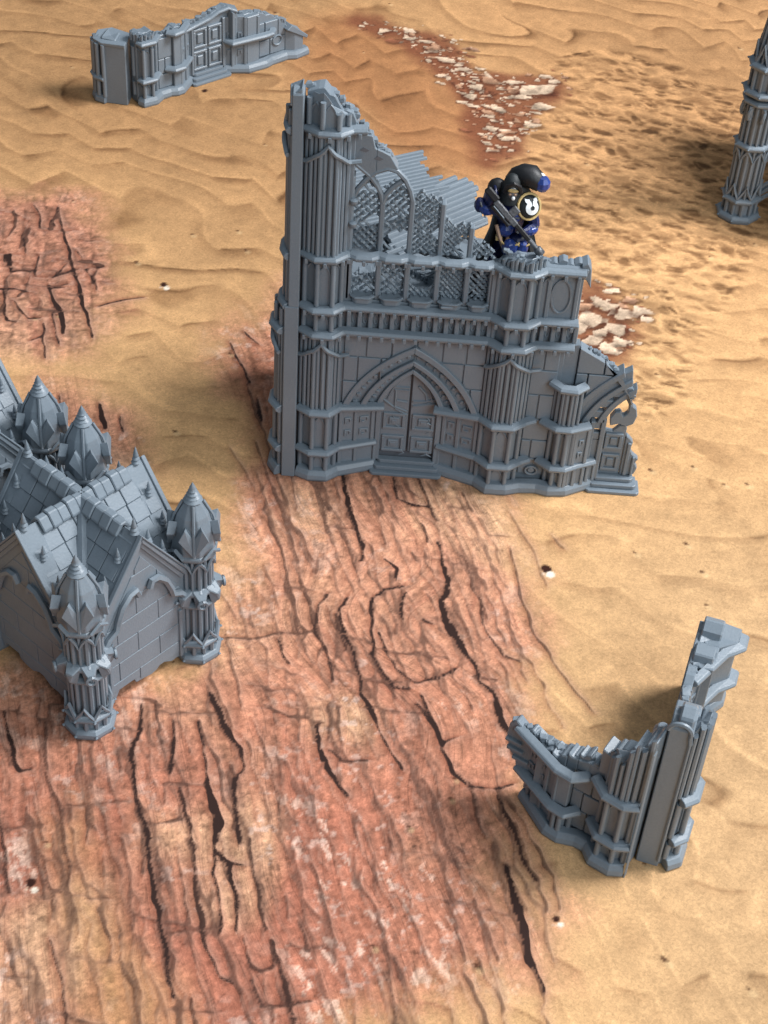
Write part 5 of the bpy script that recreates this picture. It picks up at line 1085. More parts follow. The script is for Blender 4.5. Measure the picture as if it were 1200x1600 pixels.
def gothic_tower():
    t = thing('ruined_tower', 'dark grey fluted gothic tower column rising out of frame at the right edge', 'model ruin', (14.15, 20.75, 0)); c = (0, 0, 0)
    ring(t, c, .84, .16, .34, .12, name='plinth', beads=1); shaft(t, c, .70, .3, .95, 12, .09); ring(t, c, .74, 1.0, .26, .14, beads=1)
    gablet_ring(t, c, .76, 1.12, .62, 8, math.pi / 8); shaft(t, c, .64, 1.1, 3.4, 16, .075); 
    ring(t, c, .70, 3.5, .26, .15, beads=1); gablet_ring(t, c, .72, 3.35, -.5, 8, math.pi / 8); shaft(t, c, .62, 3.6, 5.3, 16, .075)
    mb = MB()
    for k in range(8):
        a = 2 * math.pi * k / 8; mb = MB(); P = lambda q, h, da: (q * math.cos(a + da), q * math.sin(a + da), h)
        tube(mb, [P(.70 + .14 * math.sin(s) * .8, 5.0 + .26 * math.cos(s), .04 * math.cos(s)) for s in [-.3 + .5 * j for j in range(11)]], .075, 6); mb.build('scroll', GREY, t, smooth=True)
        mb = MB(); mb.add([P(.66, 5.45, -.25), P(.66, 5.45, .25), P(.74, 4.6, 0), P(.86, 5.3, 0)], [(0, 1, 3), (0, 3, 2), (1, 2, 3), (0, 2, 1)]); mb.build('bracket', GREY, t, .02)
    ring(t, c, .78, 5.5, .22, .12); ring(t, c, .80, 5.9, .28, .18, beads=1); shaft(t, c, .72, 6.0, 6.9, 12, .085); ring(t, c, .76, 7.05, .28, .2, beads=1)
    gablet_ring(t, c, .74, 7.2, .8, 8, math.pi / 8); shaft(t, c, .66, 7.15, 11.5, 16, .07, .25)
    # wall and broken arch that leave the tower to the right
    fr = Frame((0.5, 0, 0), (1, .25, 0), (.25, -1, 0))
    for zs, h, rr in ((.25, 1.2, .1), (.95, 1.15, .08), (2.2, 1.5, .1), (2.85, 1.3, .08)):
        mb = MB(); pts = [(2.9 - 2.9 * math.cos(a) , zs + h * math.sin(a)) for a in [math.pi / 2 * k / 8 for k in range(9)]]
        tube(mb, [fr(u, .05, z) for u, z in pts], rr, 6); mb.build('arch_moulding', GREY, t, smooth=True)
    mb = MB(); pts = [(2.9 - 2.9 * math.cos(a), .35 + 1.2 * math.sin(a)) for a in [math.pi / 2 * k / 8 for k in range(9)]]; extr(mb, fr, pts + [(2.9, 2.2), (1.6, 2.05), (.8, 1.5), (.2, .95), (0, .9)], -.3, -.02); mb.build('wall', GREY, t, .02)
    mb = MB(); pts = [(2.9 - 2.9 * math.cos(a), 2.35 + 1.3 * math.sin(a)) for a in [math.pi / 2 * k / 8 for k in range(9)]]; extr(mb, fr, pts + [(2.9, 6.5), (0, 6.8)], -.3, -.02); mb.build('wall', GREY, t, .02)
    mb = MB(); extr(mb, fr, ragged([(2.9, 0), (9.5, 0)], 9) + ragged([(9.5, 12.5), (8.0, 13.5), (6.5, 14.2), (5.0, 12.6), (3.8, 9.5), (2.9, 6.5)], .3, .15, 4), -.34, .0); mb.build('wall', GREY, t, .02)
    mb = MB(); f3 = Frame((2.3, -2.2, 0), (0, 1, 0), (-1, 0, 0)); extr(mb, f3, [(0, 0), (8.5, 0)] + ragged([(8.5, 7.5), (5.0, 8.2), (2.6, 6.4), (1.0, 5.2), (0, 4.6)], .3, .12, 8), -.3, 0); mb.build('wall', GREY, t, .02)  # unseen side wall added to shade the tower foot and nearby sand
    for u in (3.2, 6.2, 9.2):
        mb = MB(); box(mb, fr, u - .35, u + .35, -.3, .4, 0, {3.2: 6.9, 6.2: 14, 9.2: 12}[u]); mb.build('pilaster', GREY, t, .04)
gothic_tower()

# ------------------------------------------------------------------ chapel roofs with corner turrets at the left
CE1 = Vector((.635, .7725, 0)); CE2 = Vector((-.7725, .635, 0)); CA, CB = 4.2, 4.75
def clip_poly(poly, tri):
    out = poly
    area = sum(a[0] * b[1] - b[0] * a[1] for a, b in zip(tri, tri[1:] + tri[:1]))
    T = tri if area > 0 else tri[::-1]
    for a, b in zip(T, T[1:] + T[:1]):
        inp, out = out, []
        sd = lambda p: (b[0] - a[0]) * (p[1] - a[1]) - (b[1] - a[1]) * (p[0] - a[0])
        for p, q in zip(inp, inp[1:] + inp[:1]):
            s, e = sd(p), sd(q)
            if s >= 0: out.append(p)
            if (s >= 0) != (e >= 0): k = s / (s - e); out.append((p[0] + (q[0] - p[0]) * k, p[1] + (q[1] - p[1]) * k))
        if not out: return []
    return out
def turret(t, c, key):
    ring(t, c, .68, .15, .32, .10, name='plinth', beads=1); shaft(t, c, .56, .3, .66, 12, .08); ring(t, c, .62, .76, .22, .13, beads=1)
    gablet_ring(t, c, .68, .84, .44, 8, math.pi / 8); shaft(t, c, .50, .8, 2.35, 16, .07)
    ring(t, c, .58, 2.38, .2, .14); ring(t, c, .56, 2.86, .26, .14)
    for k in range(8):                                  # winged brackets with round eyes
        a = 2 * math.pi * k / 8 + math.pi / 8; P = lambda q, z, s: Vector((c[0] + q * math.cos(a) - s * math.sin(a), c[1] + q * math.sin(a) + s * math.cos(a), c[2] + z))
        mb = MB(); mb.add([P(.52, 3.0, -.25), P(.52, 3.0, .25), P(.62, 2.35, .16), P(.62, 2.35, -.16), P(.82, 2.82, -.12), P(.82, 2.82, .12), P(.84, 2.5, 0)], [(0, 1, 5, 4), (4, 5, 6), (0, 4, 6, 3), (1, 2, 6, 5), (3, 6, 2), (0, 3, 2, 1)]); b = mb.build('bracket', GREY, t, .03)
        if k % 2 == 0:
            mb = MB(); tube(mb, [P(.86, 2.66 + .13 * math.cos(s), .13 * math.sin(s)) for s in [2 * math.pi * j / 10 for j in range(11)]], .055, 5); mb.build('eye', GREY, b, smooth=True)
    shaft(t, c, .50, 2.95, 4.1, 16, .07); gablet_ring(t, c, .60, 4.1, -.4, 8, math.pi / 8)
    ring(t, c, .58, 4.28, .26, .13, n=8)
    mb = MB(); lathe(mb, c, [(q * .88, 4.36 + (z - 4.36) * 1.24) for q, z in [(.74, 4.36), (.74, 4.6), (.69, 5.0), (.54, 5.4), (.28, 5.75)]], 8, math.pi / 8); mb.build('spire', GREY, t, .02)
    for k in range(4):                                  # folded leaves of the cap
        a = math.pi / 2 * k + key; P = lambda q, z, s: Vector((c[0] + .88 * (q * math.cos(a) - s * math.sin(a)), c[1] + .88 * (q * math.sin(a) + s * math.cos(a)), c[2] + 4.36 + (z - 4.36) * 1.24))
        b0, m0, t0 = P(.84, 4.42, 0), P(.56, 4.90, .05), P(.50, 5.0, 0)
        for s in (-1, 1):
            mb = MB(); w0, w1, m1 = P(.88, 5.0, .50 * s), P(.80, 5.30, .28 * s), P(.70, 5.0, .04 * s)
            v = [b0, w0, w1, m1, P(.60, 4.46, .03 * s), P(.62, 4.96, .44 * s), P(.50, 5.24, .24 * s), P(.46, 5.0, .03 * s)]
            mb.add(v, [(0, 1, 2, 3), (4, 5, 6, 7), (0, 1, 5, 4), (1, 2, 6, 5), (2, 3, 7, 6), (3, 0, 4, 7)]); mb.build('cap_leaf', GREY, t, .018)
        mb = MB(); tube(mb, [P(.84, 4.46, 0), P(.76, 4.85, 0), P(.62, 5.3, 0), P(.33, 5.74, 0)], .045, 5); mb.build('cap_rib', GREY, t, smooth=True)
        a2 = a + math.pi / 4; Q = lambda q, z, s: Vector((c[0] + .9 * (q * math.cos(a2) - s * math.sin(a2)), c[1] + .9 * (q * math.sin(a2) + s * math.cos(a2)), c[2] + z))
        mb = MB(); tube(mb, [Q(.80, 4.40, -.32), Q(.84, 4.62, 0), Q(.80, 4.40, .32)], .06, 5); mb.build('cap_rim', GREY, t, smooth=True)
    mb = MB(); lathe(mb, c, [(.24, 6.0), (.29, 6.1), (.22, 6.2), (.17, 6.24)], 10); mb.build('collar', GREY, t, smooth=True)
    finial(t, (c[0], c[1], c[2] + 6.18), .235, .54)
def finial(t, c, r, h, name='finial'):
    mb = MB(); pr = []
    for k in range(3): z = h * .6 * k / 3; q = r * (1 - .2 * k); pr += [(q * .8, z), (q, z + h * .07), (q * .72, z + h * .17)]
    mb.v = []; lathe(mb, c, pr + [(r * .42, h * .66), (r * .05, h)], 8); return mb.build(name, GREY, t, smooth=True)
def chapel(label):
    t = thing('chapel', label, 'model chapel', (-8.06, -10.08, 0), 'grey chapels with tiled roofs at the left edge')
    P = lambda a, b, z: CE1 * a + CE2 * b + Vector((0, 0, z)); ca, cb = CA / 2, 2.3; ZR, ZE = 6.1, 3.1
    for (a, b, key) in ((0, 0, 0), (CA, 0, 0), (CA, CB, 0), (0, CB, 0)):
        p = P(a, b, 0); turret(t, (p.x, p.y, 0), -math.pi / 2 + math.radians(8))
    # gable walls: ragged foot, stone blocks, carved hood, coping with buds
    G = [((0, 0), CE1, CA, ca, -CE2), ((0, CB), -CE2, CB, CB - cb, -CE1), ((CA, 0), CE2, CB, cb, CE1), ((CA, CB), -CE1, CA, CA - ca, CE2)]
    for gi, ((a, b), U, L, mid, Wn) in enumerate(G):
        fr = Frame(P(a, b, 0) + Wn * .12, U, Wn)
        foot = ragged([(0, .15), (.55, .1), (.95, .4), (1.2, .85), (1.32, 1.05), (1.5, 1.0), (1.7, .45), (2.3, .35), (2.7, .55), (3.1, .3), (3.6, .25), (L, .2)], .2, .06, 3 + gi)
        mb = MB(); extr(mb, fr, foot + [(L, ZE - .1), (mid, ZR - .12), (0, ZE - .1)], -.3, -.03); mb.build('gable_wall', GREY, t, .02)
        rows = [.25, 1.0, 1.75, 2.5, 3.25, 4.0, 4.8, 5.6]; r = random.Random(gi + 2)
        tri = [(.3, .0), (L - .3, 0), (L - .3, ZE - .55), (mid, ZR - .75), (.3, ZE - .55)]
        for k, (za, zb) in enumerate(zip(rows, rows[1:])):
            u = .3 - (.75 if k % 2 else 0)
            while u < L:
                v = u + 1.55; lo = max(za, max(interp(foot, x) for x in (max(u, 0), (u + v) / 2, min(v, L))) + .04)
                if lo < zb - .15:
                    p = clip_poly([(u + .01, lo + .01), (v - .01, lo + .01), (v - .01, zb - .01), (u + .01, zb - .01)], tri)
                    if len(p) > 2:
                        ar = abs(sum(x[0] * y[1] - y[0] * x[1] for x, y in zip(p, p[1:] + p[:1]))) / 2
                        if ar > .03: mb = MB(); extr(mb, fr, p, -.1, -.005 + r.uniform(-.005, .005)); mb.build('stone_block', GREY, t, .012)
                u = v
        for s in (-1, 1):
            mb = MB(); x = lambda q: mid + s * q
            tube(mb, [fr(x(L * .40), .08, 2.35), fr(x(L * .37), .08, 2.75), fr(x(L * .32), .08, 3.05), fr(x(L * .25), .08, 3.22), fr(x(L * .235), .08, 3.5), fr(x(L * .19), .08, 3.95), fr(x(L * .12), .08, 4.25), fr(x(L * .07), .08, 4.28), fr(x(L * .05), .08, 4.05)], .11, 6); mb.build('scroll_moulding', GREY, t, smooth=True)
            mb = MB(); tube(mb, [fr(x(L * .41), .03, 2.2), fr(x(L * .34), .03, 2.55), fr(x(L * .28), .03, 2.7)], .05, 5); mb.build('scroll_moulding', GREY, t, smooth=True)
            mb = MB(); box(mb, fr, x(L * .5) - s * .75 - .06, x(L * .5) - s * .75 + .06, -.05, .06, .35, 2.3); mb.build('rib', GREY, t, .02)
            # coping
            e = (mid if s < 0 else L - mid); A = (mid, ZR + .02); B = (x(e - .42), ZE + (ZR - ZE) * .42 / e + .02)
            dx, dz = B[0] - A[0], B[1] - A[1]; Ln = math.hypot(dx, dz); nx_, nz_ = (-dz / Ln, dx / Ln) if s < 0 else (dz / Ln, -dx / Ln)
            if nz_ < 0: nx_, nz_ = -nx_, -nz_
            mb = MB(); extr(mb, fr, [A, B, (B[0] - nx_ * .16, B[1] - nz_ * .16), (A[0], A[1] - .22)], -.62, .10); cp = mb.build('coping', GREY, t, .03)
            mb = MB(); extr(mb, fr, [(A[0], A[1] + .09), (B[0] + nx_ * .07, B[1] + nz_ * .07), B, A], -.02, .13); mb.build('coping_roll', GREY, t, .02)
            mb = MB(); extr(mb, fr, [(A[0], A[1] - .2), (B[0] - nx_ * .16, B[1] - nz_ * .16), (B[0] - nx_ * .3, B[1] - nz_ * .3), (A[0], A[1] - .42)], -.05, .04); mb.build('coping_roll', GREY, t, .02)
            for q in (.32, .62):
                c = fr(A[0] + dx * q + nx_ * .02, -.3, A[1] + dz * q + nz_ * .02); finial(t, (c.x, c.y, c.z - .05), .13, .52, 'bud')
        c = fr(mid, -.2, ZR - .02); finial(t, (c.x, c.y, c.z), .15, .6)
    # eight roof slopes of individual tiles on a dark deck
    cen = (ca, cb); apex = {'S': (ca, 0), 'N': (ca, CB), 'W': (0, cb), 'E': (CA, cb)}; corner = {'F': (0, 0), 'R': (CA, 0), 'B': (CA, CB), 'L': (0, CB)}
    for (g, k) in (('S', 'F'), ('S', 'R'), ('E', 'R'), ('E', 'B'), ('N', 'B'), ('N', 'L'), ('W', 'L'), ('W', 'F')):
        c0, a0, k0 = P(*cen, ZR - .1), P(*apex[g], ZR - .1), P(*corner[k], ZE - .1)
        X = (a0 - c0).normalized(); nrm = (a0 - c0).cross(k0 - c0).normalized()
        if nrm.z < 0: nrm = -nrm
        Yv = nrm.cross(X); 
        if Yv.z > 0: Yv = -Yv
        to2 = lambda v: ((v - c0).dot(X), (v - c0).dot(Yv)); tri = [to2(v) for v in (c0, a0, k0)]
        mb = MB(); vs = [c0, a0, k0]; dn = nrm * -.25; mb.add(vs + [v + dn for v in vs], [(0, 1, 2), (3, 4, 5), (0, 1, 4, 3), (1, 2, 5, 4), (2, 0, 3, 5)]); mb.build('roof_deck', GREY, t)
        xm = max(p[0] for p in tri); ym = max(p[1] for p in tri); tw, th = .56, .62; r = random.Random(ord(g) + ord(k))
        j = 0; y = .22
        while y < ym:
            x = .0
            while x < xm:
                p = clip_poly([(x + .012, y + .004), (x + tw - .012, y + .004), (x + tw - .012, y + th - .004), (x + .012, y + th - .004)], tri)
                if len(p) > 2 and abs(sum(q[0] * s[1] - s[0] * q[1] for q, s in zip(p, p[1:] + p[:1]))) > .03:
                    h = .045 + r.uniform(-.015, .015); lo = [c0 + X * q[0] + Yv * q[1] + nrm * -.03 for q in p]; hi = [c0 + X * q[0] + Yv * q[1] + nrm * (h + .05 * (q[1] - y) / th) for q in p]; n = len(p)
                    mb = MB(); mb.add(lo + hi, [tuple(range(n)), tuple(range(n, 2 * n))] + [(i, (i + 1) % n, n + (i + 1) % n, n + i) for i in range(n)]); mb.build('roof_tile', GREY, t, .018)
                x += tw
            y += th
    for g, a in apex.items():                               # stepped ridge tiles
        A, B = Vector((*cen, 0)), Vector((*a, 0)); L = (B - A).length - .5; n = 5; d = (B - A).normalized(); s = Vector((-d.y, d.x, 0))
        for i in range(n):
            hi = .05 if i % 2 else 0; q0 = L * i / n; q1 = L * (i + 1) / n; mb = MB(); vs = []
            for q in (q0, q1 - .01):
                for w, z in ((-.30, -.30), (-.32, -.2), (-.1, .1 + hi), (.1, .1 + hi), (.32, -.2), (.30, -.30), (0, -.0)):
                    v = A + d * q + s * (w * (1 + hi * 2)); vs.append(P(v.x, v.y, ZR + z))
            m_ = 7; mb.add(vs, [tuple(range(m_)), tuple(range(m_, 2 * m_))] + [(k, (k + 1) % m_, m_ + (k + 1) % m_, m_ + k) for k in range(m_)]); mb.build('ridge_tile', GREY, t, .03)
    for k0 in corner.values():                              # valley bars
        A, B = Vector((*cen, 0)), Vector((*k0, 0)); s = (B - A).normalized(); s = Vector((-s.y, s.x, 0))
        for w, rr in ((-.17, .075), (0, .13), (.17, .075)):
            mb = MB(); tube(mb, [P(*(A + (B - A) * q + s * w * (.2 + q))[:2], ZR + (ZE - ZR) * q + .08) for q in (.08, .45, .84)], rr, 6); mb.build('valley_bar', GREY, t, smooth=True)
    return t
ch = chapel('grey chapel with tiled cross roof and folded-cap turrets, standing on the cracked red rock')
ch2 = copy_tree(ch); ch2.location = Vector((-8.06, -10.08, 0)) + CE2 * 6.75
ch2['label'] = 'second grey chapel almost wholly cut off by the left edge, behind the first'

# ------------------------------------------------------------------ painted soldier miniature on the upper floor
def ellipsoid(mb, c, r, axis=None, nu=12, nv=8, cut=None):
    c = Vector(c); M = Vector((0, 0, 1)).rotation_difference(Vector(axis)).to_matrix() if axis is not None else Matrix.Identity(3)
    vs = [c + M @ Vector((0, 0, -r[2]))]; fs = []
    for i in range(1, nv):
        t = -math.pi / 2 + math.pi * i / nv
        for j in range(nu):
            a = 2 * math.pi * j / nu; vs.append(c + M @ Vector((r[0] * math.cos(t) * math.cos(a), r[1] * math.cos(t) * math.sin(a), r[2] * math.sin(t))))
    vs.append(c + M @ Vector((0, 0, r[2]))); L = len(vs) - 1
    for j in range(nu):
        fs.append((0, 1 + (j + 1) % nu, 1 + j)); fs.append((L, L - nu + j, L - nu + (j + 1) % nu))
        for i in range(nv - 2): a = 1 + i * nu; fs.append((a + j, a + (j + 1) % nu, a + nu + (j + 1) % nu, a + nu + j))
    return mb.add(vs, fs)
def soldier():
    t = thing('soldier_figurine', 'painted navy and black soldier figurine aiming a long rifle from the ruin', 'figurine', (3.22, 3.15, 7.2))
    J = {'pelvis': ((.08, .12, 1.55), .36), 'waist': ((.06, .08, 2.05), .34), 'chest': ((.05, .02, 2.75), .50), 'collar': ((0, -.02, 3.3), .36), 'neck': ((-.03, -.08, 3.55), .20), 'head': ((-.05, -.16, 3.85), .24), 'crown': ((-.05, -.12, 4.05), .16),
         'sh_a': ((-.55, .02, 3.2), .24), 'el_a': ((-.92, -.12, 3.05), .20), 'wr_a': ((-.62, -.42, 3.12), .14), 'ha_a': ((-.48, -.5, 3.2), .11), 'sh_b': ((.52, -.05, 3.15), .26), 'el_b': ((.80, -.22, 2.55), .21), 'wr_b': ((.50, -.52, 2.52), .15), 'ha_b': ((.36, -.60, 2.56), .11),
         'hip_a': ((-.22, .08, 1.4), .28), 'kn_a': ((-.42, -.25, .9), .24), 'an_a': ((-.45, .1, .3), .18), 'to_a': ((-.5, -.25, .22), .14), 'hip_b': ((.3, .02, 1.45), .30), 'kn_b': ((.20, -.54, 1.82), .26), 'an_b': ((.28, -.40, .4), .18), 'to_b': ((.3, -.72, .24), .14)}
    E = [('pelvis', 'waist'), ('waist', 'chest'), ('chest', 'collar'), ('collar', 'neck'), ('neck', 'head'), ('head', 'crown'), ('collar', 'sh_a'), ('sh_a', 'el_a'), ('el_a', 'wr_a'), ('wr_a', 'ha_a'), ('collar', 'sh_b'), ('sh_b', 'el_b'), ('el_b', 'wr_b'), ('wr_b', 'ha_b'), ('pelvis', 'hip_a'), ('hip_a', 'kn_a'), ('kn_a', 'an_a'), ('an_a', 'to_a'), ('pelvis', 'hip_b'), ('hip_b', 'kn_b'), ('kn_b', 'an_b'), ('an_b', 'to_b')]
    fing = []
    for k in range(4):                                   # fingers closed round the grip and the fore-end
        J['fa%d' % k] = ((-.44 + .03 * k, -.62, 3.26 - .07 * k), .045); J['fb%d' % k] = ((.30 + .06 * k, -.76, 2.60 - .06 * k), .045); E += [('ha_a', 'fa%d' % k), ('ha_b', 'fb%d' % k)]
        J['ga%d' % k] = ((-.36 + .03 * k, -.60, 3.34 - .07 * k), .038); J['gb%d' % k] = ((.38 + .06 * k, -.80, 2.68 - .06 * k), .038); E += [('fa%d' % k, 'ga%d' % k), ('fb%d' % k, 'gb%d' % k)]
    ks = list(J); me = bpy.data.meshes.new('body'); me.from_pydata([J[k][0] for k in ks], [(ks.index(a), ks.index(b)) for a, b in E], [])
    me.materials.append(NAVY); b = link(bpy.data.objects.new('body', me), t)
    b.modifiers.new('skin', 'SKIN'); sv = me.skin_vertices[0].data
    for i, k in enumerate(ks): sv[i].radius = (J[k][1],) * 2; sv[i].use_root = (i == 0)
    s = b.modifiers.new('smooth', 'SUBSURF'); s.levels = s.render_levels = 1
    def part(name, mat, fn, par=t, smooth=True, bevel=0): mb = MB(); fn(mb); return mb.build(name, mat, par, bevel, smooth)
    def E_(name, mat, c, r, axis=None, par=t):
        hard = mat in (NAVY, BLUE)
        return part(name, mat, lambda m_: ellipsoid(m_, c, r, axis, 8 if hard else 12, 5 if hard else 8), par, not hard, .02 if hard else 0)
    # hooded head
    hood = part('hood', SOOT, lambda m_: lathe(m_, (-.06, -.10, 3.45), [(.40, -.1), (.34, .2), (.30, .44), (.25, .62), (.13, .76), (.02, .80)], 10))
    E_('mask', STEEL, (-.04, -.34, 3.72), (.17, .14, .22), None, hood); E_('brow', GOLD, (-.03, -.42, 3.84), (.17, .06, .06), None, hood)
    for s_ in (-1, 1): E_('eye_lens', BONE, (-.04 + .08 * s_, -.47, 3.75), (.045, .03, .035), None, hood)
    E_('respirator', WHITE, (-.01, -.49, 3.63), (.06, .05, .07), None, hood); part('hood_peak', BLACK, lambda m_: tube(m_, [(-.30, -.34, 3.75), (-.22, -.44, 4.02), (-.03, -.48, 4.12), (.15, -.44, 4.02), (.22, -.34, 3.75)], .07, 6), hood)
    # pack on the back with its round vents
    pk = part('backpack', BLACK, lambda m_: tube(m_, [(-.12, .26, 3.75), (.08, .24, 3.95), (.28, .16, 4.08), (.50, .08, 4.10), (.70, .0, 3.98), (.84, -.08, 3.84)], [.22, .33, .37, .37, .30, .2], 10))
    E_('vent', BLACK, (-.50, .12, 3.62), (.30, .26, .30), None, pk); E_('mantle', SOOT, (.08, .14, 3.3), (.52, .32, .62))
    E_('vent', BLUE, (.86, -.10, 3.98), (.25, .25, .27), None, pk); E_('vent_highlight', WHITE, (.80, .0, 4.20), (.13, .11, .07), (.3, -.2, 1), pk)  # white patch on the blue vent is a painted highlight
    # shoulder pads
    for (c, sx, mark) in (((.50, -.30, 3.28), 1, True), ((-.66, -.12, 3.42), -1, False)):
        ax = Vector((.35 * sx, -.85, .40)) if mark else Vector((-.9, -.3, .4)); ax.normalize()
        pd = E_('shoulder_pad', SOOT if mark else NAVY, c, (.36, .39, .25) if mark else (.3, .34, .2), ax)
        q = ax.to_track_quat('Z', 'Y').to_matrix(); C0 = Vector(c) + ax * .05
        rr = (.36, .39) if mark else (.3, .34)
        part('pad_trim', GOLD if mark else NAVY, lambda m_: tube(m_, [C0 + q @ Vector((rr[0] * 1.02 * math.cos(a), rr[1] * 1.02 * math.sin(a), 0)) for a in [2 * math.pi * k / 20 for k in range(21)]], .045, 6), pd)
        if mark:                                         # white emblem: open ring with flared feet at the top
            dome = lambda x, y, h=0: C0 + q @ Vector((x, y, .255 * math.sqrt(max(.02, 1 - (x / .36) ** 2 - (y / .39) ** 2)) - .05 + h))
            def em(m_):
                n = 18; A = [math.radians(100 + 340 * k / n) for k in range(n + 1)]; vs = []
                for a in A:
                    for r_ in (.075, .215):
                        for h in (.0, .03): vs.append(dome(.02 + r_ * math.cos(a), -.03 + r_ * math.sin(a), h))
                fs = [(0, 1, 3, 2), (n * 4, n * 4 + 2, n * 4 + 3, n * 4 + 1)]
                for i in range(n):
                    o = i * 4; fs += [(o, o + 2, o + 6, o + 4), (o + 1, o + 5, o + 7, o + 3), (o, o + 4, o + 5, o + 1), (o + 2, o + 3, o + 7, o + 6)]
                m_.add(vs, fs)
                for s_ in (-1, 1):
                    x0 = .02 + s_ * .08; p = [(x0 - s_ * .03, .12), (x0 - s_ * .01, .24), (x0 + s_ * .12, .27), (x0 + s_ * .12, .18), (x0 + s_ * .07, .12)]; vs = [dome(x, y, -.01) for x, y in p] + [dome(x, y, .034) for x, y in p]
                    m_.add(vs, [(0, 1, 2, 3, 4), (5, 6, 7, 8, 9)] + [(i, (i + 1) % 5, 5 + (i + 1) % 5, 5 + i) for i in range(5)])
            o = part('emblem', WHITE, em, pd, False)
    # arms and legs: gauntlets, knee guards, pouches, straps
    E_('gauntlet', BLUE, (-.80, -.32, 3.05), (.19, .17, .28), (.5, -.6, .1)); E_('gauntlet', BLUE, (.68, -.42, 2.5), (.18, .16, .26), (-.7, -.6, 0))
    E_('cuff', WHITE, (-.72, -.45, 3.82), (.11, .06, .05), (.1, .3, 1)); E_('elbow_guard', NAVY, (-.98, -.12, 3.1), (.19, .2, .26))
    E_('knee_guard', BLUE, (.06, -.66, 1.95), (.27, .25, .36), (-.15, -.3, 1)); E_('knee_guard', BLUE, (.44, -.56, 1.88), (.21, .2, .33), (.1, -.2, 1)); E_('knee_guard', NAVY, (-.42, -.4, .95), (.24, .2, .3))
    E_('thigh_plate', NAVY, (.28, -.38, 2.0), (.36, .22, .3)); E_('chest_plate', BLUE, (.0, -.42, 2.95), (.32, .16, .28)); E_('belly_plate', BLUE, (-.12, -.36, 2.42), (.26, .2, .24))
    for x, z in ((-.30, 2.18), (.02, 2.12), (.34, 2.14)):
        part('pouch', BONE if x == .02 else GOLD, lambda m_: m_.add([(x + a, -.44 + b_, z + c) for a in (-.1, .1) for b_ in (-.07, .12) for c in (-.10, .05)], [(0, 1, 3, 2), (4, 6, 7, 5), (0, 4, 5, 1), (2, 3, 7, 6), (0, 2, 6, 4), (1, 5, 7, 3)]), smooth=False, bevel=.02)
    for (c, r_) in (((.06, -.66, 1.95), .27), ((.44, -.56, 1.88), .21)): part('knee_trim', GOLD, lambda m_: tube(m_, [(c[0] + r_ * 1.02 * math.cos(a), c[1] - .02 - .10 * abs(math.sin(a)), c[2] + .24 + .05 * math.sin(a)) for a in [math.pi + math.pi * k / 8 for k in range(9)]], .028, 5))
    for (p, q) in (((-.98, -.30, 3.30), (-.78, -.46, 2.86)), ((.86, -.40, 2.66), (.58, -.60, 2.40)), ((-.30, -.56, 2.98), (.26, -.58, 3.0))): part('edge_trim', STEEL, lambda m_: tube(m_, [p, q], .03, 5))
    part('strap', BONE, lambda m_: tube(m_, [(-.42, -.42, 2.62), (-.30, -.52, 2.3), (-.12, -.56, 1.85)], .06, 5)); part('belt', BLACK, lambda m_: tube(m_, [(.08 + .40 * math.cos(a), .08 + .40 * math.sin(a), 2.02) for a in [2 * math.pi * k / 14 for k in range(15)]], .07, 6))
    # cloak hanging either side
    def cloak(m_):
        rows = []
        for z, hw, dy, pin in ((3.3, .52, .22, 0), (2.8, .60, .34, .0), (2.2, .68, .40, .02), (1.6, .86, .46, .04), (1.05, 1.0, .5, .05)):
            rows.append([Vector((.08 + hw * math.sin(a), .1 + dy * math.cos(a) * 1.1 + .06 * math.sin(7 * a), z + .12 * math.sin(5 * a))) for a in [math.radians(-125 + 250 * k / 18) for k in range(19)]])
        n = 19; vs = [p for r_ in rows for p in r_]; k0 = len(vs); vs += [p + (Vector((.08, -.1, p.z)) - p).normalized() * .05 for p in vs]; fs = []
        for i in range(len(rows) - 1):
            for j in range(n - 1): a = i * n + j; fs += [(a, a + 1, a + n + 1, a + n), (k0 + a, k0 + a + n, k0 + a + n + 1, k0 + a + 1)]
        for j in range(n - 1): fs += [(j, k0 + j, k0 + j + 1, j + 1)]; a = (len(rows) - 1) * n + j; fs += [(a, a + 1, k0 + a + 1, k0 + a)]
        for i in range(len(rows) - 1):
            for j in (0, n - 1): a = i * n + j; fs += [(a, a + n, k0 + a + n, k0 + a)]
        m_.add(vs, fs)
    part('cloak', SOOT, cloak)
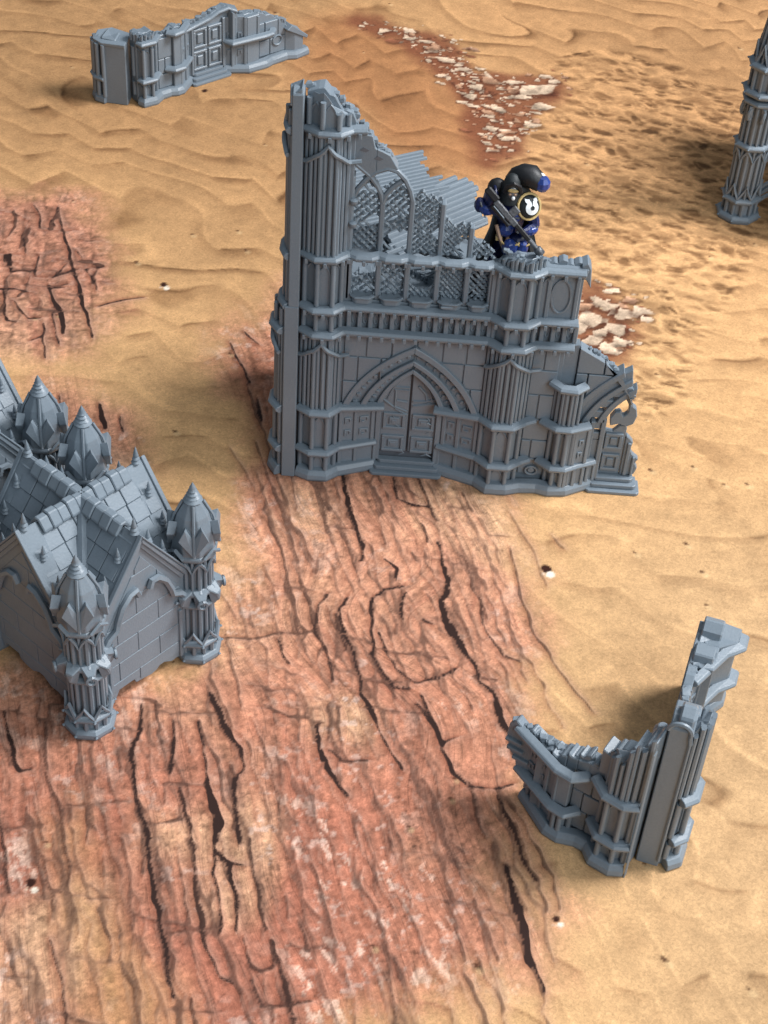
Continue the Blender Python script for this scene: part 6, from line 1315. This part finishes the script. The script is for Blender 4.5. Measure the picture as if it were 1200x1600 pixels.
    # long rifle slung across from the shoulder to the lower right
    A, B = Vector((-.92, -.52, 3.95)), Vector((1.05, -.98, 2.02)); d = (B - A).normalized(); sd = d.cross(Vector((0, -1, .3))).normalized(); fw = sd.cross(d)
    pt = lambda s, a=0, b_=0: A + d * s + sd * a + fw * b_; L = (B - A).length
    def bar(m_, s0, s1, a0, a1, h, off=0):
        vs = [pt(s, a, off + b_) for s in (s0, s1) for a, b_ in ((a0, -h), (a1, -h), (a1, h), (a0, h))]; m_.add(vs, [(0, 1, 2, 3), (4, 5, 6, 7)] + [(i, (i + 1) % 4, 4 + (i + 1) % 4, 4 + i) for i in range(4)])
    rifle = part('rifle', STEEL, lambda m_: bar(m_, .55, 1.55, -.08, .11, .08), smooth=False, bevel=.03)
    part('stock', BLACK, lambda m_: bar(m_, .06, .58, -.16, .07, .06), rifle, False, .04); part('fore_end', BLACK, lambda m_: bar(m_, 1.5, 2.2, -.07, .08, .07), rifle, False, .03)
    part('scope', BLACK, lambda m_: tube(m_, [pt(.6, .19), pt(.75, .19), pt(1.25, .19), pt(1.4, .19)], [.085, .065, .065, .09], 8), rifle); part('magazine', STEEL, lambda m_: bar(m_, 1.05, 1.3, -.36, -.08, .07), rifle, False, .02)
    part('barrel', STEEL, lambda m_: tube(m_, [pt(2.15), pt(L - .15)], .075, 8), rifle); part('muzzle', STEEL, lambda m_: tube(m_, [pt(L - .28), pt(L - .24), pt(L - .02), pt(L)], [.09, .135, .135, .11], 10), rifle); part('bore', BLACK, lambda m_: tube(m_, [pt(L - .02), pt(L + .01)], .065, 8), rifle)
    for s in (.75, 1.0, 1.35, 1.7, 1.95): part('rail_block', STEEL, lambda m_: bar(m_, s, s + .09, .08, .15, .05), rifle, False, .015)
    part('edge_highlight', GREY, lambda m_: tube(m_, [pt(.6, .13, .11), pt(1.1, .14, .11)], .018, 4), rifle)  # thin grey bar laid on the rifle as a painted highlight
    part('base', BLACK, lambda m_: lathe(m_, (0, .1, 0), [(1.3, 0), (1.3, .05), (1.2, .2)], 24))
soldier()
